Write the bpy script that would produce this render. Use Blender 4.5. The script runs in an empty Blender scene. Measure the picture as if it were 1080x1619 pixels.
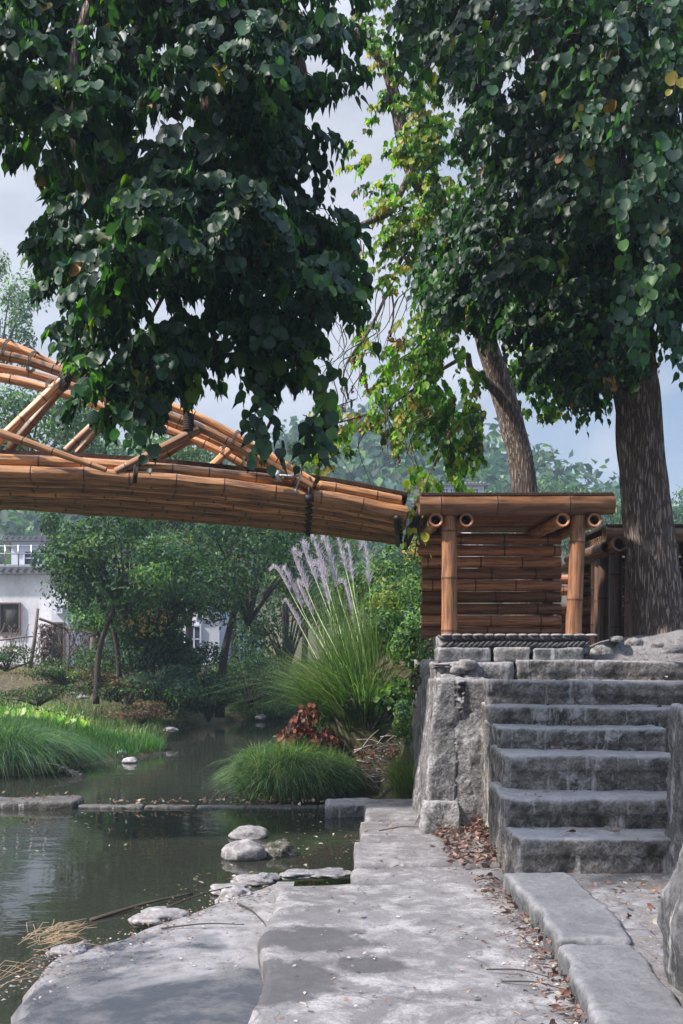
import bpy, math, random
import numpy as np
from mathutils import Vector, Matrix, noise as mn
random.seed(7); RNG = np.random.default_rng(7)
C = bpy.context.scene.collection
F = 1574.0; EYE = 1.6; HY = 1018.0
def P(x, y, d):                       # a spot in the photograph at distance d, as a point in the world
    return Vector(((x-540)/F*d, d, EYE-(y-HY)/F*d))
# ------------------------------------------------------------------ object helpers
def thing(name, label, cat, loc=(0,0,0), rz=0, group=None):
    o = bpy.data.objects.new(name, None); C.objects.link(o)
    o.location = loc; o.rotation_euler = (0,0,rz); o.empty_display_size = .1
    o['label'] = label; o['category'] = cat
    if group: o['group'] = group
    return o
def tag(o, label, cat, group=None):
    o['label'] = label; o['category'] = cat
    if group: o['group'] = group
    return o
def obj(name, me, mat, parent=None, smooth=True):
    o = bpy.data.objects.new(name, me); C.objects.link(o)
    if mat is not None: me.materials.append(mat)
    if smooth: me.polygons.foreach_set('use_smooth', [True]*len(me.polygons))
    if parent is not None:
        o.parent = parent; o.location = [-c for c in parent.location] if parent.rotation_euler.z == 0 else (0,0,0)
    return o
def struct(o): o['kind'] = 'structure'; return o
def stuff(o, label, cat): o['kind'] = 'stuff'; o['label'] = label; o['category'] = cat; return o
class MB:
    """collects vertices and faces, a colour per vertex and uv per vertex"""
    def __init__(s): s.v=[]; s.f=[]; s.c=[]; s.uv=[]
    def add(s, vs, fs, cols=None, uvs=None):
        b = len(s.v); s.v += [tuple(v) for v in vs]; s.f += [tuple(i+b for i in f) for f in fs]
        s.c += list(cols) if cols is not None else [(1,1,1,1)]*len(vs)
        s.uv += list(uvs) if uvs is not None else [(0,0)]*len(vs)
    def mesh(s, name='m'):
        me = bpy.data.meshes.new(name); me.from_pydata(s.v, [], s.f)
        ca = me.color_attributes.new('col', 'FLOAT_COLOR', 'POINT')
        ca.data.foreach_set('color', np.array(s.c, dtype=np.float32).ravel())
        ul = me.uv_layers.new(name='UVMap')
        li = np.zeros(len(me.loops), dtype=np.int32); me.loops.foreach_get('vertex_index', li)
        ul.data.foreach_set('uv', np.array(s.uv, dtype=np.float32)[li].ravel())
        me.update(); return me
def np_mesh(name, V, Fc, col=None):
    """V (n,3), Fc (m,k) with equal k"""
    me = bpy.data.meshes.new(name); n, k = Fc.shape
    me.vertices.add(len(V)); me.vertices.foreach_set('co', V.astype(np.float32).ravel())
    me.loops.add(n*k); me.loops.foreach_set('vertex_index', Fc.astype(np.int32).ravel())
    me.polygons.add(n); me.polygons.foreach_set('loop_start', np.arange(0, n*k, k, dtype=np.int32))
    me.update(calc_edges=True)
    if col is not None:
        ca = me.color_attributes.new('col', 'FLOAT_COLOR', 'POINT')
        c4 = np.ones((len(V),4), dtype=np.float32); c4[:,:3] = col
        ca.data.foreach_set('color', c4.ravel())
    return me
def join_np(parts):
    V=[];Fc=[];Cc=[];b=0
    for v,f,c in parts:
        V.append(v);Fc.append(f+b);Cc.append(c);b+=len(v)
    return np.vstack(V),np.vstack(Fc),np.vstack(Cc)
def nrm(a): return a/np.maximum(np.linalg.norm(a,axis=-1,keepdims=True),1e-9)
def fr(p, s, o=4, seed=0): return mn.fractal(Vector((p[0]*s+seed*7.3, p[1]*s-seed*3.1, p[2]*s+seed)), 1.0, 2.0, o)
# ------------------------------------------------------------------ materials
class NT:
    def __init__(s, name, world=False):
        if world: s.nt = bpy.context.scene.world.node_tree
        else:
            s.m = bpy.data.materials.new(name); s.m.use_nodes = True; s.nt = s.m.node_tree
        s.nt.nodes.clear()
    def n(s, typ, **kw):
        nd = s.nt.nodes.new(typ)
        for k,v in kw.items():
            if k.startswith('_'): setattr(nd, k[1:], v)
            else:
                key = int(k[1:]) if k[0]=='i' and k[1:].isdigit() else k.replace('__',' ')
                if isinstance(v, bpy.types.NodeSocket): s.nt.links.new(v, nd.inputs[key])
                else: nd.inputs[key].default_value = v
        return nd
    def l(s, a, b): s.nt.links.new(a, b)
    def coord(s, kind='Object', scale=(1,1,1), loc=(0,0,0)):
        t = s.n('ShaderNodeTexCoord'); mp = s.n('ShaderNodeMapping', Vector=t.outputs[kind]); mp.inputs['Scale'].default_value=scale; mp.inputs['Location'].default_value=loc
        return mp.outputs[0]
    def noise(s, vec, scale=5, detail=6, rough=.6, dist=0):
        return s.n('ShaderNodeTexNoise', Vector=vec, Scale=scale, Detail=detail, Roughness=rough, Distortion=dist).outputs[0]
    def ramp(s, fac, stops, interp='LINEAR'):
        r = s.n('ShaderNodeValToRGB', Fac=fac); cr = r.color_ramp; cr.interpolation = interp
        while len(cr.elements) < len(stops): cr.elements.new(.5)
        for e,(p,c) in zip(cr.elements, stops):
            e.position = p; e.color = (c,c,c,1) if isinstance(c,(int,float)) else (*c,1)
        return r.outputs[0]
    def mix(s, fac, a, b, typ='MIX'):
        m = s.n('ShaderNodeMix', _data_type='RGBA', _blend_type=typ)
        for k,v in ((0,fac),(6,a),(7,b)):
            if isinstance(v, bpy.types.NodeSocket): s.l(v, m.inputs[k])
            elif isinstance(v,(int,float)): m.inputs[k].default_value = v if k==0 else (v,v,v,1)
            else: m.inputs[k].default_value = (*v,1)
        return m.outputs[2]
    def math(s, op, a, b=0.5, clamp=False):
        m = s.n('ShaderNodeMath', _operation=op, _use_clamp=clamp)
        for i,v in enumerate((a,b)):
            if isinstance(v, bpy.types.NodeSocket): s.l(v, m.inputs[i])
            else: m.inputs[i].default_value = v
        return m.outputs[0]
    def bump(s, h, strength=.5, dist=.02, normal=None):
        b = s.n('ShaderNodeBump', Height=h, Strength=strength, Distance=dist)
        if normal: s.l(normal, b.inputs['Normal'])
        return b.outputs[0]
    def out(s, color, rough=.8, normal=None, spec=.5, transl=None, tfac=.3, **kw):
        p = s.n('ShaderNodeBsdfPrincipled'); 
        for k,v in (('Base Color',color),('Roughness',rough),('Specular IOR Level',spec)):
            if isinstance(v, bpy.types.NodeSocket): s.l(v, p.inputs[k])
            else: p.inputs[k].default_value = (*v,1) if isinstance(v,tuple) else v
        for k,v in kw.items():
            k=k.replace('__',' ')
            if isinstance(v, bpy.types.NodeSocket): s.l(v, p.inputs[k])
            else: p.inputs[k].default_value = v
        if normal is not None: s.l(normal, p.inputs['Normal'])
        o = s.n('ShaderNodeOutputMaterial'); sh = p.outputs[0]
        if transl is not None:
            t = s.n('ShaderNodeBsdfTranslucent'); s.l(transl, t.inputs[0])
            mx = s.n('ShaderNodeMixShader'); mx.inputs[0].default_value = tfac; s.l(sh, mx.inputs[1]); s.l(t.outputs[0], mx.inputs[2]); sh = mx.outputs[0]
        s.l(sh, o.inputs[0]); return s.m
def mat_leaf(name, rough=.4, tfac=.32, tcol=(1.6,1.9,.7), spec=.5, var=.3):
    t = NT(name); a = t.n('ShaderNodeVertexColor', _layer_name='col').outputs[0]
    g = t.noise(t.coord('Object'), 30, 2); a2 = t.mix(t.math('MULTIPLY', g, var), a, (0,0,0))
    tr = t.mix(1.0, a, tcol, 'MULTIPLY')
    return t.out(a2, rough, spec=spec, transl=tr, tfac=tfac)
def mat_bamboo(name, light, mid, dark, rough=.38, stain=.5):
    t = NT(name)
    uv = t.n('ShaderNodeUVMap').outputs[0]
    rnd = t.n('ShaderNodeObjectInfo').outputs['Random']
    off = t.n('ShaderNodeCombineXYZ', X=t.math('MULTIPLY', rnd, 37.0), Y=t.math('MULTIPLY', rnd, 11.0)).outputs[0]
    v = t.n('ShaderNodeVectorMath', _operation='ADD'); t.l(uv, v.inputs[0]); t.l(off, v.inputs[1])
    m1 = t.n('ShaderNodeMapping', Vector=v.outputs[0]); m1.inputs['Scale'].default_value=(1.5,40,1)
    m2 = t.n('ShaderNodeMapping', Vector=v.outputs[0]); m2.inputs['Scale'].default_value=(2.2,9,1)
    streak = t.noise(m1.outputs[0], 3, 4, .6); blot = t.noise(m2.outputs[0], 1.6, 5, .65, .4)
    c = t.mix(t.ramp(streak, [(.3,0),(.7,1)]), mid, light)
    c = t.mix(t.math('MULTIPLY', t.ramp(blot, [(.44,0),(.62,1)]), stain), c, dark)
    speck = t.noise(m2.outputs[0], 14, 3, .6)
    c = t.mix(t.ramp(speck, [(.68,0),(.74,.7)]), c, dark)
    tone = t.math('ADD', t.math('MULTIPLY', rnd, .95), .45)
    c = t.mix(1.0, c, t.n('ShaderNodeCombineColor', Red=tone, Green=tone, Blue=tone).outputs[0], 'MULTIPLY')
    nd = t.n('ShaderNodeVertexColor', _layer_name='col').outputs[0]   # 0 at node scars
    c = t.mix(nd, (dark[0]*.5,dark[1]*.5,dark[2]*.5), c)
    gr = t.noise(m2.outputs[0], 3.3, 6, .7, 1.2); c = t.mix(t.ramp(gr, [(.60,0),(.70,.55)]), c, (.30,.27,.25))     # grey weathering
    nb = t.bump(streak, .2, .004)
    return t.out(c, t.ramp(blot, [(.3,rough),(.8,rough+.25)]), nb)
def mat_stone(name, base, light, dark, scale=1.0, white=.5, moss=.0, bump=.6, toppale=.5, rough=.9, mosscol=(.05,.06,.035), streaks=.6, edge=.6):
    t = NT(name); co = t.coord('Object')
    big = t.noise(co, 1.3*scale, 6, .62, .3); med = t.noise(co, 6*scale, 8, .68, .2); fine = t.noise(co, 45*scale, 6, .75)
    c = t.mix(t.ramp(big, [(.35,0),(.65,1)]), dark, base)
    c = t.mix(t.ramp(med, [(.38,0),(.7,1)]), c, light)
    c = t.mix(t.math('MULTIPLY', t.ramp(fine, [(.40,1),(.56,0)]), .75), c, dark)
    grit = t.noise(co, 130*scale, 3, .7); c = t.mix(t.ramp(grit, [(.56,0),(.68,.35)]), c, light); c = t.mix(t.ramp(grit, [(.32,.4),(.44,0)]), c, dark)
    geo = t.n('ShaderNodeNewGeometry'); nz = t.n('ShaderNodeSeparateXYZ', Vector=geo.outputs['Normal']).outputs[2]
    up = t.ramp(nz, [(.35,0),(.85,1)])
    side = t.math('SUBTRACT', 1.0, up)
    if moss > 0:
        mm = t.noise(co, 2.6*scale, 7, .7, .5)
        c = t.mix(t.math('MULTIPLY', t.math('MULTIPLY', t.ramp(mm, [(.44,0),(.62,1)]), side), moss), c, mosscol)
    if white > 0:
        vs = t.coord('Object', (5*scale,5*scale,.55*scale)); st = t.noise(vs, 1.6, 5, .65, .3)
        wm = t.math('MULTIPLY', t.math('MULTIPLY', t.ramp(st, [(.57,0),(.66,1)]), side), streaks)
        c = t.mix(wm, c, (.62,.61,.62))
        w2 = t.noise(co, 3.2*scale, 9, .78, .6)
        c = t.mix(t.math('MULTIPLY', t.ramp(w2, [(.56,0),(.66,1)]), white), c, (.5,.49,.51))
    if toppale > 0:
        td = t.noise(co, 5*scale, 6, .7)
        c = t.mix(t.math('MULTIPLY', t.math('MULTIPLY', up, t.ramp(td, [(.25,.3),(.6,1)])), toppale), c, (.42,.41,.44))  # upward faces mixed paler, patchy by noise
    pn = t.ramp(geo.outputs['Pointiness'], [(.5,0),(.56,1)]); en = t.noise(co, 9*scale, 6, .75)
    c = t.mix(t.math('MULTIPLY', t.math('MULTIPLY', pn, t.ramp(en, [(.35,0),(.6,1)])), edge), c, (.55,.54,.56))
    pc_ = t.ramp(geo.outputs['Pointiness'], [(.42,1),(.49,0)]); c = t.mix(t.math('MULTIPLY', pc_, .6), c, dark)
    h = t.math('ADD', t.math('MULTIPLY', fine, .35), t.math('MULTIPLY', med, 1.0))
    vor = t.n('ShaderNodeTexVoronoi', Vector=co, Scale=22*scale).outputs[0]
    h = t.math('ADD', h, t.math('MULTIPLY', vor, .25))
    return t.out(c, rough, t.bump(h, bump, .03), spec=.3)
def mat_flat(name, col, rough=.7, metal=0, var=.25, scale=8, bump=.1):
    t = NT(name); co = t.coord('Object'); n1 = t.noise(co, scale, 6, .65)
    c = t.mix(t.ramp(n1, [(.3,0),(.7,1)]), tuple(x*(1-var) for x in col), tuple(min(1,x*(1+var)) for x in col))
    return t.out(c, rough, t.bump(n1, bump, .01), Metallic=metal)
M = {}
M['leaf'] = mat_leaf('leaf_glossy', .45, .36, (1.9,2.6,.5), .38)
M['leaf_far'] = mat_leaf('leaf_far', .6, .3, (1.5,1.8,.7), .3)
M['grass'] = mat_leaf('grass_blade', .5, .35, (1.4,1.7,.6), .35)
M['dry'] = mat_leaf('dry_leaf', .7, .2, (1.3,1.0,.8), .3)
M['bamboo'] = mat_bamboo('bamboo_sunned', (.82,.43,.20), (.52,.22,.085), (.085,.035,.024), .27, .8)
M['bamboo_red'] = mat_bamboo('bamboo_smoked', (.56,.26,.13), (.36,.15,.065), (.06,.024,.016), .28, .7)
M['bamboo_pale'] = mat_bamboo('bamboo_posts', (.54,.27,.135), (.33,.135,.06), (.07,.03,.022), .32, .7)
M['bamboo_dark'] = mat_bamboo('bamboo_shaded', (.32,.18,.11), (.18,.085,.05), (.04,.022,.018), .42, .75)  # darker copy: shade on the second shelter put into the bamboo colour
M['inside'] = mat_flat('bamboo_cut', (.42,.25,.14), .8, 0, .4, 40)
M['dark'] = mat_flat('dark_metal', (.035,.03,.03), .6, .3)
M['steel'] = mat_flat('steel', (.45,.45,.47), .35, .9)
M['rope'] = mat_flat('black_rope', (.03,.022,.02), .9); M['tie'] = mat_flat('grey_tie', (.10,.085,.075), .8)
M['thatch'] = mat_flat('palm_fibre', (.07,.038,.026), .95, 0, .5, 30, .5)
M['step'] = mat_stone('step_concrete', (.255,.23,.205), (.40,.375,.35), (.05,.043,.038), 1.5, .8, .9, 1.0, 1.0, mosscol=(.035,.033,.028))
M['kerb'] = mat_stone('slate_kerb', (.115,.118,.135), (.17,.175,.195), (.06,.062,.07), .8, .08, .25, .55, .2, mosscol=(.06,.08,.04), streaks=.2, edge=.25)
M['wall'] = mat_stone('wall_concrete', (.23,.22,.225), (.40,.39,.40), (.05,.047,.05), 1.5, .75, .45, 1.0, .7, mosscol=(.06,.06,.045))
M['path'] = mat_stone('path_concrete', (.27,.262,.275), (.37,.36,.375), (.16,.155,.165), .8, .5, 0, .35, .3)
M['slate'] = mat_stone('slate_block', (.125,.126,.138), (.25,.25,.262), (.04,.042,.05), 1.2, .3, .3, .8, .3, mosscol=(.04,.07,.03))
M['rubble'] = mat_stone('rubble', (.17,.155,.15), (.26,.24,.23), (.07,.06,.056), 1.8, .25, .2, .9, .35)
M['rock'] = mat_stone('river_rock', (.18,.165,.17), (.26,.245,.25), (.10,.092,.095), 2.5, .2, 0, .4, .3)
M['rock_moss'] = mat_stone('mossy_rock', (.06,.06,.03), (.10,.085,.03), (.025,.027,.015), 3, .1, 0, .8, 0)
M['rock_white'] = mat_stone('white_rock', (.45,.43,.45), (.6,.58,.6), (.2,.18,.19), 3, .4, 0, .6, .2)
def mat_bark(name, a, b, d, sc=1.0):
    t = NT(name); co = t.coord('Object', (9*sc,9*sc,1.5*sc)); n1 = t.noise(co, 3, 6, .65, .6)
    v = t.n('ShaderNodeTexVoronoi', Vector=t.coord('Object', (30*sc,30*sc,3.0*sc)), Scale=1.2, _feature='DISTANCE_TO_EDGE').outputs[0]
    fis = t.noise(t.coord('Object', (26*sc,26*sc,2.0*sc)), 1.0, 6, .72, 1.2); rid = t.ramp(t.math('ADD', t.math('MULTIPLY', fis, .8), t.math('MULTIPLY', v, .5)), [(.42,0),(.53,1)])
    c = t.mix(t.ramp(n1, [(.3,0),(.7,1)]), a, b); c = t.mix(t.math('MULTIPLY',t.math('SUBTRACT', 1.0, rid),.9), c, d)
    li = t.noise(t.coord('Object'), 2.5, 6, .7); c = t.mix(t.math('MULTIPLY', t.ramp(li, [(.55,0),(.7,1)]), .35), c, (.28,.27,.26))
    h = t.math('ADD', rid, t.math('MULTIPLY', n1, .6))
    return t.out(c, .9, t.bump(h, .9, .03), spec=.2)
M['bark'] = mat_bark('bark', (.27,.205,.175), (.48,.39,.345), (.085,.06,.05), 1.5)
M['twig'] = mat_flat('twig', (.06,.045,.035), .85)
M['bark_far'] = mat_flat('bark_far', (.045,.034,.028), .9, 0, .4, 12)
# ------------------------------------------------------------------ shapes
def frame_of(d):
    d = d.normalized(); up = Vector((0,0,1)) if abs(d.z) < .9 else Vector((1,0,0))
    a = d.cross(up).normalized(); return a, a.cross(d).normalized()
def tube(mb, pts, rad, sides=8, col=(1,1,1,1), cap=True, jit=0, seed=0):
    pts = [Vector(p) for p in pts]; n = len(pts)
    if not hasattr(rad,'__len__'): rad = [rad]*n
    vs=[];uv=[];fs=[];L=0
    a,b = frame_of(pts[1]-pts[0])
    for i,p in enumerate(pts):
        d = (pts[min(i+1,n-1)]-pts[max(i-1,0)]).normalized()
        a = (a - d*a.dot(d)).normalized(); b = a.cross(d)
        if i: L += (p-pts[i-1]).length
        for k in range(sides+1):
            an = 2*math.pi*k/sides; r = rad[i]
            if jit: r *= 1+jit*mn.noise(Vector((math.cos(an)*1.7+seed, math.sin(an)*1.7, L*2.5/ max(rad[0]*6,.01)*.1)))
            vs.append(p+(a*math.cos(an)+b*math.sin(an))*r); uv.append((L, k/sides))
    s=sides+1
    for i in range(n-1):
        for k in range(sides): fs.append((i*s+k, i*s+k+1, (i+1)*s+k+1, (i+1)*s+k))
    if cap:
        fs.append(tuple(range(sides-1,-1,-1))); fs.append(tuple((n-1)*s+k for k in range(sides)))
    mb.add(vs, fs, [col]*len(vs), uv)
def lerp_poly(pts, t):
    pts=[Vector(p) for p in pts]; ls=[0]
    for i in range(1,len(pts)): ls.append(ls[-1]+(pts[i]-pts[i-1]).length)
    x=t*ls[-1]
    for i in range(1,len(pts)):
        if x<=ls[i] or i==len(pts)-1:
            u=(x-ls[i-1])/max(ls[i]-ls[i-1],1e-9); return pts[i-1].lerp(pts[i],u)
def plen(pts): return sum((Vector(pts[i])-Vector(pts[i-1])).length for i in range(1,len(pts)))
def smooth_path(pts, n=12):
    pts=[Vector(p) for p in pts]
    if len(pts)<3: return pts
    out=[]; ext=[pts[0]*2-pts[1]]+pts+[pts[-1]*2-pts[-2]]
    for i in range(1,len(ext)-2):
        p0,p1,p2,p3=ext[i-1:i+3]
        for k in range(n):
            t=k/n; out.append(.5*((2*p1)+(p2-p0)*t+(2*p0-5*p1+4*p2-p3)*t*t+(3*p1-p0-3*p2+p3)*t**3))
    out.append(pts[-1]); return out
def culm(pts, r0, r1=None, spacing=.3, sides=14, seed=0, hollow=True):
    """a bamboo culm: nodes with ridge and scar, open cut ends"""
    rd = random.Random(seed); r1 = r0 if r1 is None else r1
    L = plen(pts); st=[]; x = rd.uniform(.1,.9)*spacing
    nodes=[]
    while x < L-.02: nodes.append(x); x += spacing*rd.uniform(.85,1.15)
    st=[(0,1,1.0),(L,1,1.0)]
    for q in nodes:
        for dx,k,c in ((-.022,1.0,1.0),(-.007,1.035,.9),(-.003,1.05,.0),(.001,.985,.05),(.006,1.03,.75),(.014,1.035,1),(.03,1.0,1.0)):
            if 0<q+dx<L: st.append((q+dx,k,c))
    nst = max(2,int(L/.18))
    for i in range(1,nst): 
        s=i*L/nst
        if all(abs(s-q)>.04 for q in nodes): st.append((s,.985,1.0))
    st.sort(); mb=MB(); vs=[];uv=[];cs=[];fs=[]
    a,b=frame_of(Vector(pts[1])-Vector(pts[0])); s_=sides+1; pr=None
    for i,(s,k,c) in enumerate(st):
        p=lerp_poly(pts,s/L); d=(lerp_poly(pts,min(1,s/L+.02))-lerp_poly(pts,max(0,s/L-.02))).normalized()
        a=(a-d*a.dot(d)).normalized(); b=a.cross(d); r=(r0+(r1-r0)*s/L)*k
        for j in range(s_):
            an=2*math.pi*j/sides; vs.append(p+(a*math.cos(an)+b*math.sin(an))*r); uv.append((s,j/sides)); cs.append((c,c,c,1))
    n=len(st)
    for i in range(n-1):
        for j in range(sides): fs.append((i*s_+j,(i+1)*s_+j,(i+1)*s_+j+1,i*s_+j+1))
    mb.add(vs,fs,cs,uv)
    for end,(pi,inw) in enumerate(((0,1),(n-1,-1))):       # rim and dark hollow
        base=pi*s_; p=lerp_poly(pts,0 if end==0 else 1); d=(lerp_poly(pts,.02)-lerp_poly(pts,0)).normalized() if end==0 else (lerp_poly(pts,.98)-lerp_poly(pts,1)).normalized()
        ring=[Vector(vs[base+j]) for j in range(s_)]
        in1=[p+(q-p)*.7 for q in ring]; in2=[q+d*min(.12,L*.3) for q in in1]
        vv=ring+in1+in2; ff=[]
        for j in range(sides):
            ff.append((j,j+1,s_+j+1,s_+j)); ff.append((s_+j,s_+j+1,2*s_+j+1,2*s_+j))
        ff.append(tuple(2*s_+j for j in range(sides)))
        mb.add(vv,ff,[(.9,.9,.9,1)]*(2*s_)+[(.0,.0,.0,1)]*s_,[(j*.01,0) for j in range(3*s_)])
    return mb.mesh('culm')
def rock_box(x0,x1,y0,y1,z0,z1,res=.035,rnd=.02,amp=.012,seed=0,fs=6,warp=None,smooth_top=.5,big=0):
    """a rough block: gridded faces, rounded worn edges, noise relief"""
    nx,ny,nz=[max(2,min(110,int(round((b-a)/res)))) for a,b in ((x0,x1),(y0,y1),(z0,z1))]
    idx={};V=[];Fc=[]
    def vid(i,j,k):
        key=(i,j,k)
        if key not in idx:
            idx[key]=len(V); V.append(Vector((x0+(x1-x0)*i/nx,y0+(y1-y0)*j/ny,z0+(z1-z0)*k/nz)))
        return idx[key]
    for i in range(nx):
        for j in range(ny):
            Fc.append((vid(i,j,0),vid(i,j+1,0),vid(i+1,j+1,0),vid(i+1,j,0))); Fc.append((vid(i,j,nz),vid(i+1,j,nz),vid(i+1,j+1,nz),vid(i,j+1,nz)))
    for i in range(nx):
        for k in range(nz):
            Fc.append((vid(i,0,k),vid(i+1,0,k),vid(i+1,0,k+1),vid(i,0,k+1))); Fc.append((vid(i,ny,k),vid(i,ny,k+1),vid(i+1,ny,k+1),vid(i+1,ny,k)))
    for j in range(ny):
        for k in range(nz):
            Fc.append((vid(0,j,k),vid(0,j,k+1),vid(0,j+1,k+1),vid(0,j+1,k))); Fc.append((vid(nx,j,k),vid(nx,j+1,k),vid(nx,j+1,k+1),vid(nx,j,k+1)))
    for i,p in enumerate(V):
        q=Vector((min(max(p.x,x0+rnd),x1-rnd),min(max(p.y,y0+rnd),y1-rnd),min(max(p.z,z0+rnd),z1-rnd)))
        d=p-q; l=d.length; n=d/l if l>1e-6 else Vector((0,0,1))
        er=1+1.2*fr(p,2.3,3,seed+5)*(1 if (abs(n.x)+abs(n.y)+abs(n.z))>1.2 else 0)
        p2=q+n*min(l,rnd)*min(1.15,max(.3,er)) if l>rnd*1.001 else p
        f=fr(p,fs,5,seed)*amp+fr(p,fs*5,3,seed+2)*amp*.35
        if n.z>.8: f*=smooth_top
        if big: f+=fr(p,1.7,3,seed+9)*big*(smooth_top if n.z>.8 else 1)
        p2=p2+n*f
        if warp: p2=warp(p2)
        V[i]=p2
    mb=MB(); mb.add(V,Fc); return mb.mesh('block')
def boulder(c, rx, ry, rz, seed=0, n=22, amp=.18, flat=.35):
    mb=MB(); vs=[];fs=[]
    for i in range(n+1):
        th=math.pi*i/n
        for j in range(2*n):
            ph=math.pi*j/n; d=Vector((math.sin(th)*math.cos(ph),math.sin(th)*math.sin(ph),math.cos(th)))
            k=1+amp*fr(d,1.1,3,seed)+amp*.25*fr(d,5,3,seed+1)
            z=d.z*rz*k; z=max(z,-rz*flat)
            vs.append((c[0]+d.x*rx*k,c[1]+d.y*ry*k,c[2]+z))
    for i in range(n):
        for j in range(2*n): fs.append((i*2*n+j,(i+1)*2*n+j,(i+1)*2*n+(j+1)%(2*n),i*2*n+(j+1)%(2*n)))
    mb.add(vs,fs); return mb.mesh('boulder')
def box(mb,x0,x1,y0,y1,z0,z1,col=(1,1,1,1)):
    v=[(x0,y0,z0),(x1,y0,z0),(x1,y1,z0),(x0,y1,z0),(x0,y0,z1),(x1,y0,z1),(x1,y1,z1),(x0,y1,z1)]
    mb.add(v,[(0,3,2,1),(4,5,6,7),(0,1,5,4),(1,2,6,5),(2,3,7,6),(3,0,4,7)],[col]*8)
def bxm(*a):
    m=MB(); box(m,*a); return m.mesh('box')
# ------------------------------------------------------------------ foliage builders (numpy)
def heart_leaves(c, ax, nm, size, col, wid=.86, fold=.38):
    """broad pointed leaves: c base points, ax along the leaf, nm face normal"""
    n=len(c); ax=nrm(ax); nm=nrm(nm-ax*np.sum(nm*ax,1,keepdims=True)); sd=np.cross(ax,nm)
    ys_=[0,.06,.22,.42,.62,.80,1.22]; hw=[.28,.45,.47,.36,.15]
    T=[[0,y,-.02] for y in ys_]+[[-hw[k],ys_[k+1]-.05*(k==0),.0] for k in range(5)]+[[hw[k],ys_[k+1]-.05*(k==0),.0] for k in range(5)]
    T=np.array(T); T[:,0]*=wid; T[7:,2]+=fold*np.abs(T[7:,0])-.2*T[7:,0]**2
    s=size[:,None,None]
    cup=RNG.normal(0,.10,(n,1))
    V=c[:,None,:]+s*(T[None,:,1:2]*ax[:,None,:]+T[None,:,0:1]*sd[:,None,:]+(T[None,:,2:3]+(cup*(T[None,:,1]**2))[:,:,None])*nm[:,None,:])
    f=[[7,0,1],[12,1,0],[6,5,11],[6,16,5]]
    for k in range(4): f+=[[7+k,1+k,2+k],[7+k,2+k,8+k],[12+k,2+k,1+k],[12+k,13+k,2+k]]
    f=np.array(f); Q3=(f[None]+(np.arange(n)*17)[:,None,None]).reshape(-1,3)
    return V.reshape(-1,3), Q3, np.repeat(col,17,0)
def diamond_leaves(c, ax, nm, size, col, asp=.45):
    n=len(c); ax=nrm(ax); nm=nrm(nm-ax*np.sum(nm*ax,1,keepdims=True)+1e-6); sd=np.cross(ax,nm)
    T=np.array([[0,0,0],[-.5*1,.45,.1],[0,1,-.08],[.5,.45,.1]]); w=asp if hasattr(asp,'__len__') else np.full(n,asp)
    V=c[:,None,:]+size[:,None,None]*(T[None,:,1:2]*ax[:,None,:]+T[None,:,0:1]*sd[:,None,:]*w[:,None,None]+T[None,:,2:3]*nm[:,None,:])
    f=np.array([[0,2,1],[0,3,2]]); Q=(f[None]+(np.arange(n)*4)[:,None,None]).reshape(-1,3)
    return V.reshape(-1,3),Q,np.repeat(col,4,0)
def pal(n, cols, w, jit=.25):
    cols=np.array(cols); k=RNG.choice(len(cols),n,p=np.array(w)/sum(w)); c=cols[k]
    return np.clip(c*(1+RNG.normal(0,jit,(n,1))),.004,.9)
def blades(base, h, lean, w, col, seg=4, droop=.8):
    """grass blades: base (n,3), h lengths, lean (n,2) horizontal lean vector"""
    n=len(base); t=np.linspace(0,1,seg+1)
    L=np.concatenate([lean,np.zeros((n,1))],1); ll=np.linalg.norm(lean,axis=1,keepdims=True)+1e-6
    side=np.stack([-lean[:,1],lean[:,0],np.zeros(n)],1)/ll
    a=RNG.uniform(-1.2,1.2,n); lx=lean/ll
    sd=np.stack([side[:,0]*np.cos(a)+lx[:,0]*np.sin(a),side[:,1]*np.cos(a)+lx[:,1]*np.sin(a),np.zeros(n)],1)
    V=np.zeros((n,seg+1,2,3))
    for i,u in enumerate(t):
        ctr=base+L*h[:,None]*(u**1.6)+np.array([0,0,1.0])*(h*(u-droop*ll[:,0]*u**2.6))[:,None]
        ww=(w*(1-u)**.7*.5+w*.04)[:,None]
        V[:,i,0]=ctr-sd*ww; V[:,i,1]=ctr+sd*ww
    f=[]
    for i in range(seg): f+=[[2*i,2*i+1,2*i+3],[2*i,2*i+3,2*i+2]]
    f=np.array(f); Q=(f[None]+(np.arange(n)*2*(seg+1))[:,None,None]).reshape(-1,3)
    cc=np.repeat(col,2*(seg+1),0)
    return V.reshape(-1,3),Q,cc
def tri_obj(name, parts, mat, parent=None, smooth=False):
    V,Fc,cc=join_np(parts); return obj(name, np_mesh(name,V,Fc,cc), mat, parent, smooth)
def in_poly(px,py,poly):
    c=np.zeros(len(px),bool); n=len(poly)
    for i in range(n):
        x1,y1=poly[i];x2,y2=poly[(i+1)%n]
        cond=((y1>py)!=(y2>py))&(px<(x2-x1)*(py-y1)/((y2-y1)+1e-9)+x1); c^=cond
    return c
def dist_poly(px,py,poly):
    d=np.full(len(px),1e9); n=len(poly)
    for i in range(n):
        x1,y1=poly[i];x2,y2=poly[(i+1)%n]; vx,vy=x2-x1,y2-y1
        t=np.clip(((px-x1)*vx+(py-y1)*vy)/(vx*vx+vy*vy+1e-9),0,1)
        d=np.minimum(d,np.hypot(px-x1-t*vx,py-y1-t*vy))
    return d
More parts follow.
